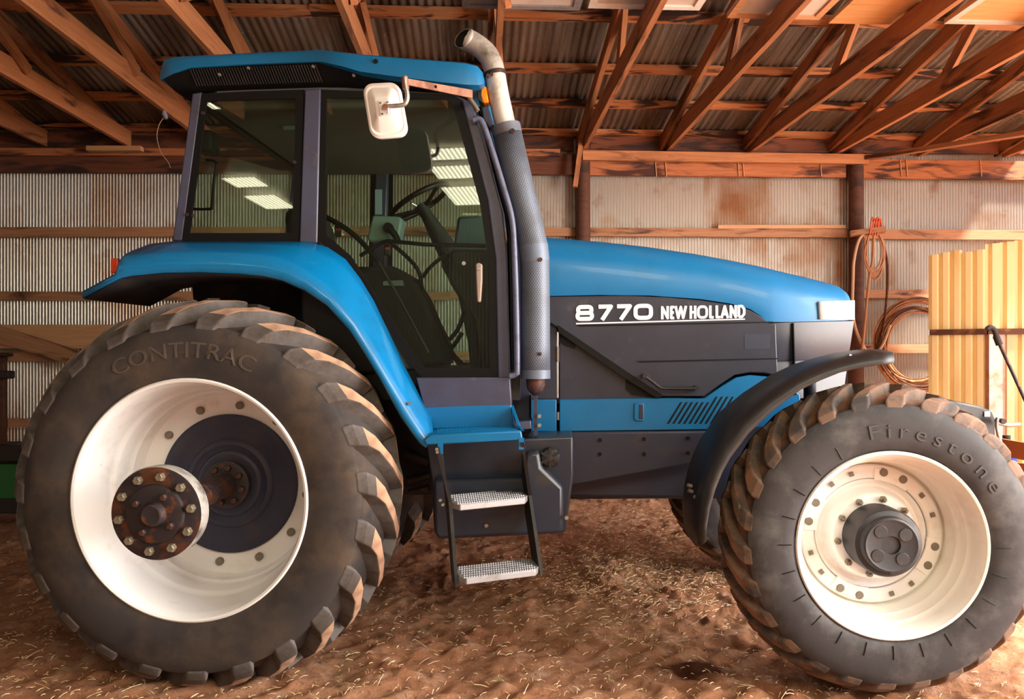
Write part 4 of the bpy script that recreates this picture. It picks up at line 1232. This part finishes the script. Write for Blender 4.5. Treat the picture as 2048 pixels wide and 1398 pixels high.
# ------------------------------------------------------------------ front fender
ff = empty('front_fender', (0, 0, 0), tractor)
CR = [(1399, 1090), (1396, 1050), (1400, 1005), (1410, 960), (1424, 925), (1440, 894), (1479, 840), (1530, 798), (1590, 759), (1635, 738), (1680, 725), (1720, 715), (1760, 709), (1785, 707)]
LP = [(1413, 1082), (1414, 1050), (1419, 1020), (1430, 980), (1444, 945), (1460, 916), (1498, 866), (1548, 819), (1600, 780), (1640, 761), (1680, 745), (1720, 736), (1760, 730), (1787, 727)]
secs = []
for c_, l in zip(CR, LP):
    a = P3(*c_, -1.03); b = P3(*l, -1.06)
    inn = Vector((a.x, -.62, a.z)); ctr = Vector((fx, 0, fz))
    out = (a - ctr); out.y = 0; out.normalize()
    secs.append([inn - out * .045, inn + out * .0, Vector((a.x, -.72, a.z)) + out * .014, Vector((a.x, -.92, a.z)) + out * .014, a, a.lerp(b, .5) + Vector((0, -.012, 0)), b])
solid(loft('fender_shell', secs, 'black_plastic', ff, smooth=50), .012, 0)
for q in ((1385, 983), (1396, 995), (1704, 713), (1383, 972)):
    p = P3(*q, -.96); tube('fender_bolt', [p, p + Vector((-.02, -.008, .006))], .009, 'steel', ff, 8)
x_, z_ = P(1622, 780, -.8)
tube('support', [(x_, -.78, z_ + .06), (x_ + .01, -.76, fz + .25), (fx, -.60, fz + .05)], .03, 'chassis_dark', ff, 10)
cff = empty('front_fender', (0, 0, 0), tractor); cff.scale.y = -1
for c_ in list(ff.children): copyobj(c_, cff)

# ------------------------------------------------------------------ exhaust
ex = empty('exhaust', (0, 0, 0), tractor)
EYY = -.76
def shield():
    ax = [P3(*q, EYY) for q in ((1071, 757), (1071, 690), (1070.5, 600), (1069.5, 520), (1067, 495), (1058, 455), (1036, 362), (1011, 252))]
    r = .0745; n = 40
    vs, fs = tube_geo(ax, r, n, caps=False)
    ln = [0]
    for a, b in zip(ax[:-1], ax[1:]): ln.append(ln[-1] + (b - a).length)
    me = mesh('heat_shield', vs, fs, ['perforated', 'shield_plain'], smooth=50, recalc=False)
    uv = me.uv_layers.new(name='UVMap')
    for pi, p in enumerate(me.polygons):
        i, k_ = divmod(pi, n)
        us = [k_, k_ + 1, k_ + 1, k_]; vsq = [ln[i], ln[i], ln[i + 1], ln[i + 1]]
        for li, u, v_ in zip(p.loop_indices, us, vsq): uv.data[li].uv = (u / n * .017 * 36, v_)
    o = bpy.data.objects.new('heat_shield', me); link(o, ex)
    solid(o, .004, -1)
    for a, b, nm in ((0, .045, 'shield_band'), (ln[-1] - .05, ln[-1], 'shield_band'), (ln[3] - .01, ln[4] + .01, 'shield_band')):
        def at(s):
            for i in range(len(ln) - 1):
                if s <= ln[i + 1] or i == len(ln) - 2: return ax[i].lerp(ax[i + 1], (s - ln[i]) / (ln[i + 1] - ln[i]))
        vs, fs = tube_geo([at(a), at((a + b) / 2), at(b)], r + .0015, n, caps=False)
        mk(nm, vs, fs, 'shield_plain', ex, smooth=50)
shield()
for q, r_ in (((1080, 708), .009), ((1081, 519), .010), ((1025, 262), .012)):
    p = P3(*q, EYY - .073); tube('shield_screw', [p + Vector((0, .012, 0)), p + Vector((0, -.007, 0))], r_, 'rust_metal', ex, 10)
tube('stack_pipe', [P3(*q, EYY) for q in ((1071, 700), (1069.5, 520), (1058, 455), (1011, 252), (999, 200), (989, 146))], .0535, 'exhaust_pipe', ex, 32)
el = [P3(*q, EYY) for q in ((991, 155), (986, 132), (977, 112), (962, 96), (944, 84), (931, 78))]
def elbow():
    ax = catmull(el, 5)
    vs, fs = tube_geo(ax, .0535, 32, caps=False)
    dr = (ax[-1] - ax[-2]).normalized()
    def slash(v, rad): return v + dr * (.055 * (v.y - EYY) / rad + .01)
    n = len(vs)
    for i in range(n - 32, n): vs[i] = slash(vs[i], .0535)
    for i in range(n - 64, n - 32): vs[i] = vs[i] + dr * (.02 * (vs[i].y - EYY) / .0535)
    solid(mk('elbow', vs, fs, 'exhaust_elbow', ex, smooth=60), .004, -1)
    v2, f2 = tube_geo([ax[-9], ax[-4], ax[-1]], .0485, 32, caps=False)
    for i in range(64, 96): v2[i] = slash(v2[i], .0535)
    f2.append(tuple(range(32)))
    mk('soot_lining', v2, f2, 'soot', ex, smooth=60)
elbow()
tube('clamp_band', [P3(*q, EYY) for q in ((990.5, 153), (989, 145))], .058, 'hub_dark', ex, 32)
for q in ((984, 149), (976, 152)):
    p = P3(*q, EYY - .056); tube('clamp_bolt', [p + Vector((0, .01, 0)), p + Vector((0, -.016, 0))], .007, 'rust_metal', ex, 8)
p = P3(1071, 757, EYY)
o = mk('drain_bowl', *(lambda vf: (vf[0], vf[1]))(tube_geo([p + Vector((0, 0, .01)), p + Vector((0, 0, -.03)), p + Vector((0, 0, -.055)), p + Vector((0, 0, -.075)), p + Vector((0, 0, -.085))], [.048, .048, .042, .028, .012], 28)), 'rust_metal', ex, smooth=60)

# ------------------------------------------------------------------ cab
cab = empty('cab', (0, 0, 0), tractor)
RS = [(320, 140, 160, .83), (326, 114, 158, .855), (345, 109, 147, .865), (380, 107, 135, .87), (500, 101, 128, .87), (636, 95, 123, .87), (646, 95.5, 124, .885), (690, 101, 134, .90), (720, 104, 143, .90), (800, 111, 154, .90), (880, 117, 164, .90), (930, 121, 169, .895), (953, 127, 170, .88), (964, 140, 169, .86), (968, 156, 168, .84)]
secs = []
for px_, ty, by, hw in RS:
    a, b = P3(px_, by, -hw), P3(px_, ty, -hw)
    h = [a, a.lerp(b, .6), b + Vector((0, .008, -.012)), b + Vector((0, .03, 0)), Vector((b.x, -hw * .5, b.z + .03)), Vector((b.x, 0, b.z + .04))]
    secs.append(h + [Vector((p.x, -p.y, p.z)) for p in h[-2::-1]])
loft('roof', secs, 'blue', cab, ring=True, cap=True, smooth=35)
TR = [((326, 160), (352, 184)), ((350, 146), (385, 186)), ((385, 135), (398, 183)), ((500, 128), (500, 178)), ((636, 123), (640, 173)), ((690, 134), (690, 174)), ((720, 143), (720, 176)), ((800, 154), (800, 180)), ((880, 164), (880, 185)), ((945, 170), (932, 192))]
secs = []
for t, b in TR:
    a, c_ = P3(*t, -.86), P3(*b, -.765)
    h = [a, a.lerp(c_, .5), c_]
    secs.append(h + [Vector((p.x, -p.y, p.z)) for p in h[::-1]])
trim = loft('roof_trim', secs, 'seal_black', cab, ring=True, cap=True, smooth=30)
for i in range(46):
    f = i / 45
    px_ = 380 + 250 * f; a = P3(px_, 138 - 9 * f, -.86); b = P3(px_ + 14, 172 - 8 * f, -.80)
    tube('intake_fin', [a, b], .0028, 'black_plastic', cab, 5)
for q in ((440, 150), (498, 137), (627, 134), (708, 152)):
    p = P3(*q, -.85); tube('trim_screw', [p, p + Vector((0, -.012, 0))], .007, 'bolt_dull', cab, 8)
p = P3(752, 123, -.90); tube('roof_plug', [p + Vector((0, .01, 0)), p + Vector((0, -.008, 0))], .011, 'seal_black', cab, 12)
# side structure, near side then mirrored to the far side
SIDE = []
SIDE.append(prism('rear_post', [(384, 186), (404, 184), (364, 482), (344, 482)], -.80, -.72, 'slate', cab, bevel=.008))
SIDE.append(prism('middle_post', [(609, 178), (641, 177), (634, 486), (598, 486)], -.805, -.73, 'slate', cab, bevel=.008))
SIDE.append(prism('front_post', [(905, 188), (945, 204), (962, 262), (1004, 420), (1013, 500), (1020, 757), (996, 757), (991, 520), (975, 402), (924, 202)], -.805, -.73, 'slate', cab, bevel=.008))
SIDE.append(prism('sill_panel', [(832, 755), (1020, 755), (1023, 812), (848, 816)], -.815, -.72, 'slate', cab, bevel=.005))
o1 = [(402, 187), (506, 182), (608, 179), (603, 330), (598, 484), (480, 484), (362, 482), (382, 335)]
i1 = [(414, 203), (506, 199), (591, 197), (588, 330), (584, 466), (480, 466), (378, 466), (396, 335)]
o2 = [(642, 179), (780, 184), (905, 189), (925, 202), (976, 402), (992, 520), (997, 756), (846, 757), (829, 738), (745, 610), (690, 522), (636, 482)]
i2 = [(653, 196), (780, 196), (894, 198), (905, 207), (960, 408), (977, 522), (982, 736), (852, 736), (832, 716), (756, 598), (702, 512), (651, 468)]
SIDE.append(ringprism('rear_window_seal', o1, i1, -.798, -.786, 'seal_black', cab))
SIDE.append(ringprism('door_seal', o2, i2, -.798, -.786, 'seal_black', cab))
g1 = prism('rear_side_window', [(x_, y_) for x_, y_ in i1], -.795, -.790, 'glass_cab', cab)
g2 = prism('door_window', [(x_, y_) for x_, y_ in i2], -.795, -.790, 'glass_cab', cab)
SIDE += [g1, g2]
tag(g2, 'tinted door glass')
for o in SIDE:
    c_ = mir(o, cab)
# end glass and cross rails
def cross(name, q0, q1, m, y=.73, t=.006):
    a, b = P3(*q0, -.77), P3(*q1, -.77)
    d_ = Vector((t, 0, 0))
    vs = [(a.x, -y, a.z), (b.x, -y, b.z), (b.x, y, b.z), (a.x, y, a.z)]
    vs += [(x + t, y_, z) for x, y_, z in vs]
    return mk(name, vs, [(0, 1, 2, 3), (7, 6, 5, 4), (0, 4, 5, 1), (1, 5, 6, 2), (2, 6, 7, 3), (3, 7, 4, 0)], m, cab)
cross('rear_glass', (394, 192), (354, 482), 'glass_far')
cross('windshield', (936, 206), (1006, 470), 'glass_far')
tube('rear_cross_rail', [P3(394, 190, -.76), P3(394, 190, -.76) * 1 + Vector((0, 1.52, 0))], .03, 'seal_black', cab, 10)
tube('front_cross_rail', [P3(932, 200, -.76), P3(932, 200, -.76) + Vector((0, 1.52, 0))], .03, 'seal_black', cab, 10)
# inside
xa, za_ = P(400, 205, -.78); xb, zb_ = P(925, 195, -.78)
mk('headliner', boxv(xa + .05, xb - .03, -.755, .755, za_ - .03, za_ + .10), BOXF, 'interior_grey', cab, bevel=.03)
xm = P(760, 260, 0)[0]
prism('roof_console', [(700, 200), (900, 205), (900, 235), (800, 250), (700, 235)], -.25, .35, 'interior_grey', cab, bevel=.02)
for q in ((720, 258), (690, 246), (880, 268), (890, 300)):
    p = P3(*q, -.2)
    mk('air_vent', boxv(p.x - .05, p.x + .05, p.y - .04, p.y + .04, p.z - .008, p.z + .008), BOXF, 'seal_black', cab)
box('cab_floor', P(640, 760, -.7)[0], P(1040, 760, -.7)[0], -.72, .72, P(800, 800, -.75)[1], P(800, 742, -.75)[1], 'interior_dark', cab)
# inner wheel arches beside the seat
arch = [(600, 500), (680, 522), (730, 598), (790, 690), (820, 740), (600, 760)]
prism('inner_arch', arch, -.76, -.42, 'interior_dark', cab, bevel=.02)
prism('inner_arch', [P(*q, -.76) for q in arch], .42, .76, 'interior_dark', cab, bevel=.02, raw=True)
prism('side_console', [(700, 545), (738, 532), (785, 530), (822, 552), (848, 592), (872, 650), (898, 730), (720, 735)], -.42, -.14, 'seat_cloth', cab, bevel=.03)
prism('console_top', [(765, 562), (805, 560), (808, 572), (765, 572)], -.435, -.40, 'monitor_grey', cab, bevel=.004)
prism('seat_cushion', [(600, 560), (760, 548), (770, 585), (620, 610)], -.26, .26, 'seat_cloth', cab, bevel=.05)
prism('seat_back', [(562, 420), (600, 405), (622, 430), (640, 560), (600, 590), (580, 560)], -.25, .25, 'seat_cloth', cab, bevel=.05)
prism('seat_base', [(640, 600), (740, 590), (740, 740), (640, 740)], -.2, .2, 'interior_dark', cab, bevel=.02)
prism('dash_console', [(915, 432), (962, 430), (985, 455), (992, 760), (942, 760), (936, 690), (915, 590), (880, 530), (890, 505), (905, 500)], .02, .46, 'interior_teal', cab, bevel=.02)
prism('dash_side', [(900, 498), (990, 498), (996, 760), (962, 760), (945, 640), (895, 560)], -.46, -.10, 'interior_dark', cab, bevel=.02)
# steering wheel and column
sw_c = P3(838, 405, 0); sw_b = P3(884, 482, 0)
axd = (sw_b - sw_c).normalized(); u1 = Vector((0, 1, 0)); u2 = axd.cross(u1).normalized()
Rw = .205
tube('steering_wheel', [sw_c + (u1 * math.cos(t) + u2 * math.sin(t)) * Rw for t in np.linspace(0, 2 * math.pi, 41)[:-1]], .017, 'seal_black', cab, 10, closed=True)
for t in (.3, 2.2, 4.4):
    tube('wheel_spoke', [sw_c + axd * .05, sw_c + (u1 * math.cos(t) + u2 * math.sin(t)) * Rw], .012, 'seal_black', cab, 8)
tube('steering_column', [sw_c + axd * .02, sw_c + axd * .09, sw_b, sw_b + axd * .2], [.045, .038, .06, .075], 'interior_dark', cab, 14)
tube('column_lever', [sw_c + axd * .05, sw_c + axd * .03 - u2 * .06 + Vector((0, -.06, .04))], .008, 'steel', cab, 8)
# monitor on its arm, door bar, strut, cables
prism('monitor', [(745, 430), (800, 433), (803, 440), (797, 478), (740, 484), (734, 478)], -.60, -.48, 'monitor_grey', cab, bevel=.012)
p = P3(778, 457, -.60); tube('monitor_knob', [p, p + Vector((0, -.03, 0))], .028, 'seal_black', cab, 14)
tube('monitor_arm', [P3(x_, y_, -.64) for x_, y_ in ((778, 457), (790, 470), (797, 486))], .018, 'seal_black', cab, 8, k=3)
tube('door_bar', [P3(x_, y_, -.72) for x_, y_ in ((720, 512), (762, 486), (775, 482), (850, 489), (972, 492))], .011, 'seal_black', cab, 10)
tube('gas_strut', [P3(x_, y_, -.70) for x_, y_ in ((648, 432), (690, 456), (725, 486), (757, 524))], .014, 'seal_black', cab, 8, k=4)
tube('gas_strut_rod', [P3(x_, y_, -.70) for x_, y_ in ((757, 524), (800, 600), (857, 706))], .008, 'interior_dark', cab, 8)
tube('control_cable', [P3(x_, y_, -.3) for x_, y_ in ((786, 490), (815, 515), (838, 545), (850, 600), (880, 650), (905, 700))], .012, 'seal_black', cab, 8, k=4)
tube('control_cable', [P3(x_, y_, -.25) for x_, y_ in ((845, 555), (860, 535), (885, 515), (920, 505))], .012, 'seal_black', cab, 8, k=4)
tube('control_cable', [P3(x_, y_, 0) for x_, y_ in ((930, 620), (915, 660), (890, 690), (900, 700), (925, 665))], .014, 'seal_black', cab, 8, k=4)
for q in ((676, 462), (775, 500)):
    p = P3(*q, -.66); mk('lever_grip', boxv(p.x - .018, p.x + .018, p.y - .012, p.y + .012, p.z - .03, p.z + .03), BOXF, 'interior_dark', cab, bevel=.008)
    mk('lever_button', boxv(p.x - .008, p.x + .012, p.y - .016, p.y - .012, p.z + .0, p.z + .012), BOXF, 'orange_lamp', cab)
x_, z_ = P(758, 405, .74)
mk('warning_label', boxv(x_ - .025, x_ + .025, .722, .728, z_ - .09, z_ + .09), BOXF, 'warning_label', cab)
tube('window_handle', [P3(x_, y_, -.70) for x_, y_ in ((412, 320), (432, 325), (428, 360), (424, 412), (418, 418), (386, 418))], .008, 'seal_black', cab, 8, k=3)
p = P3(405, 280, -.5); mk('rear_speaker', boxv(p.x - .05, p.x + .05, p.y, p.y + .12, p.z - .06, p.z + .06), BOXF, 'interior_dark', cab, bevel=.015)
p = P3(581, 232, -.45); mk('sun_visor', boxv(p.x - .045, p.x + .045, p.y, p.y + .012, p.z - .075, p.z + .075), BOXF, 'monitor_grey', cab, bevel=.004)
# outside fittings
prism('door_handle', [(951, 528), (956, 525), (964, 528), (964, 560), (961, 604), (954, 604)], -.835, -.80, 'handle_tan', cab, bevel=.006)
p = P3(957.5, 537, -.836); tube('door_lock', [p, p + Vector((0, -.006, 0))], .009, 'steel', cab, 12)
p = P3(928, 527, -.796); tube('glass_bolt', [p, p + Vector((0, -.012, 0))], .010, 'steel', cab, 12)
for q in ((407, 227), (376, 430), (590, 325), (388, 432)):
    p = P3(*q, -.796); tube('glass_bolt', [p, p + Vector((0, -.012, 0))], .009, 'hub_dark', cab, 10)
tube('grab_rail', [P3(x_, y_, -.83) for x_, y_ in ((946, 240), (956, 238), (966, 248), (984, 300), (1013, 395), (1024, 440), (1028, 490), (1032, 600), (1034, 735), (1031, 748), (1020, 752))], .0155, 'rail_blue', cab, 12, k=3)
tube('wiper_hose', [P3(x_, y_, -.74) for x_, y_ in ((968, 240), (985, 290), (1010, 380), (1022, 430), (1026, 470))], .010, 'bronze_bar', cab, 8, k=3)
tube('windshield_trim', [P3(x_, y_, -.72) for x_, y_ in ((958, 215), (1000, 380), (1018, 470), (1024, 740))], .012, 'seal_black', cab, 8, k=3)
prism('front_lamp', [(962, 170), (972, 172), (978, 204), (966, 206), (960, 190)], -.80, -.72, 'amber', cab, bevel=.008)
prism('lamp_bracket', [(952, 172), (962, 170), (966, 206), (956, 200)], -.80, -.70, 'black_plastic', cab, bevel=.004)
prism('work_light', [(962, 214), (974, 210), (988, 250), (978, 256), (966, 240)], -.80, -.70, 'chassis_dark', cab, bevel=.008)
tube('antenna_mount', [P3(938, 196, -.80), P3(950, 212, -.80), P3(956, 222, -.80)], .012, 'bolt_dull', cab, 8)

# ------------------------------------------------------------------ mirror
mr = empty('side_mirror', (0, 0, 0), tractor)
MY = -1.16
quad = [(724, 168), (799, 164), (818, 272), (742, 279)]
def mpt(u, v_):
    a = Vector(quad[0]).lerp(Vector(quad[1]), u); b = Vector(quad[3]).lerp(Vector(quad[2]), u)
    return a.lerp(b, v_)
def rr(inset, rad, n=6):
    out = []
    lo, hi = inset, 1 - inset
    ry = rad * .72
    for cu, cv, a0 in ((hi - rad, lo + ry, -90), (hi - rad, hi - ry, 0), (lo + rad, hi - ry, 90), (lo + rad, lo + ry, 180)):
        for k_ in range(n):
            a = math.radians(a0 + 90 * k_ / (n - 1)); out.append((cu + rad * math.cos(a), cv + ry * math.sin(a)))
    return out
rings = []
for inset, rad, dy in ((.02, .26, .035), (0, .27, .012), (.0, .27, .0), (.05, .24, -.008), (.09, .22, -.006), (.30, .06, -.045), (.34, .04, -.047)):
    rings.append([P3(*mpt(u, v_), MY) + Vector((0, dy, 0)) for u, v_ in rr(inset, rad)])
loft('mirror_shell', rings, 'white_paint', mr, ring=True, cap=True, smooth=30)
prism('mount_plate', [(756, 202), (778, 200), (783, 230), (760, 232)], MY - .052, MY - .045, 'white_decal', mr, bevel=.002)
for q in ((761, 206), (775, 205), (765, 228), (779, 226)):
    p = P3(*q, MY - .052); tube('plate_screw', [p, p + Vector((0, -.005, 0))], .004, 'bronze_bar', mr, 6)
tube('mirror_arm', [P3(x_, y_, MY - .075) for x_, y_ in ((768, 213), (790, 212), (806, 210), (813, 203), (815, 190), (811, 168), (810, 156))], .0105, 'steel', mr, 10, k=4)
tube('arm_pivot', [P3(770, 214, MY - .045), P3(770, 214, MY - .095)], .014, 'bronze_bar', mr, 10)
tube('arm_clevis', [P3(775, 207, MY - .075), P3(777, 228, MY - .075)], .006, 'white_decal', mr, 8)
tube('top_pivot', [P3(812, 178, MY - .07), P3(809, 154, MY - .07)], .015, 'bronze_bar', mr, 10)
a, b = P3(814, 163, MY - .04), P3(945, 188, -.86)
loft('support_bar', [[a + Vector((0, 0, .014)), a + Vector((0, .01, .014)), a + Vector((0, .01, -.014)), a + Vector((0, 0, -.014))],
                     [b + Vector((0, 0, .02)), b + Vector((0, .01, .02)), b + Vector((0, .01, -.02)), b + Vector((0, 0, -.02))]], 'bronze_bar', mr, ring=True, cap=True, smooth=None)
p = a.lerp(b, .42); tube('bar_bolt', [p, p + Vector((0, -.01, 0))], .006, 'seal_black', mr, 8)
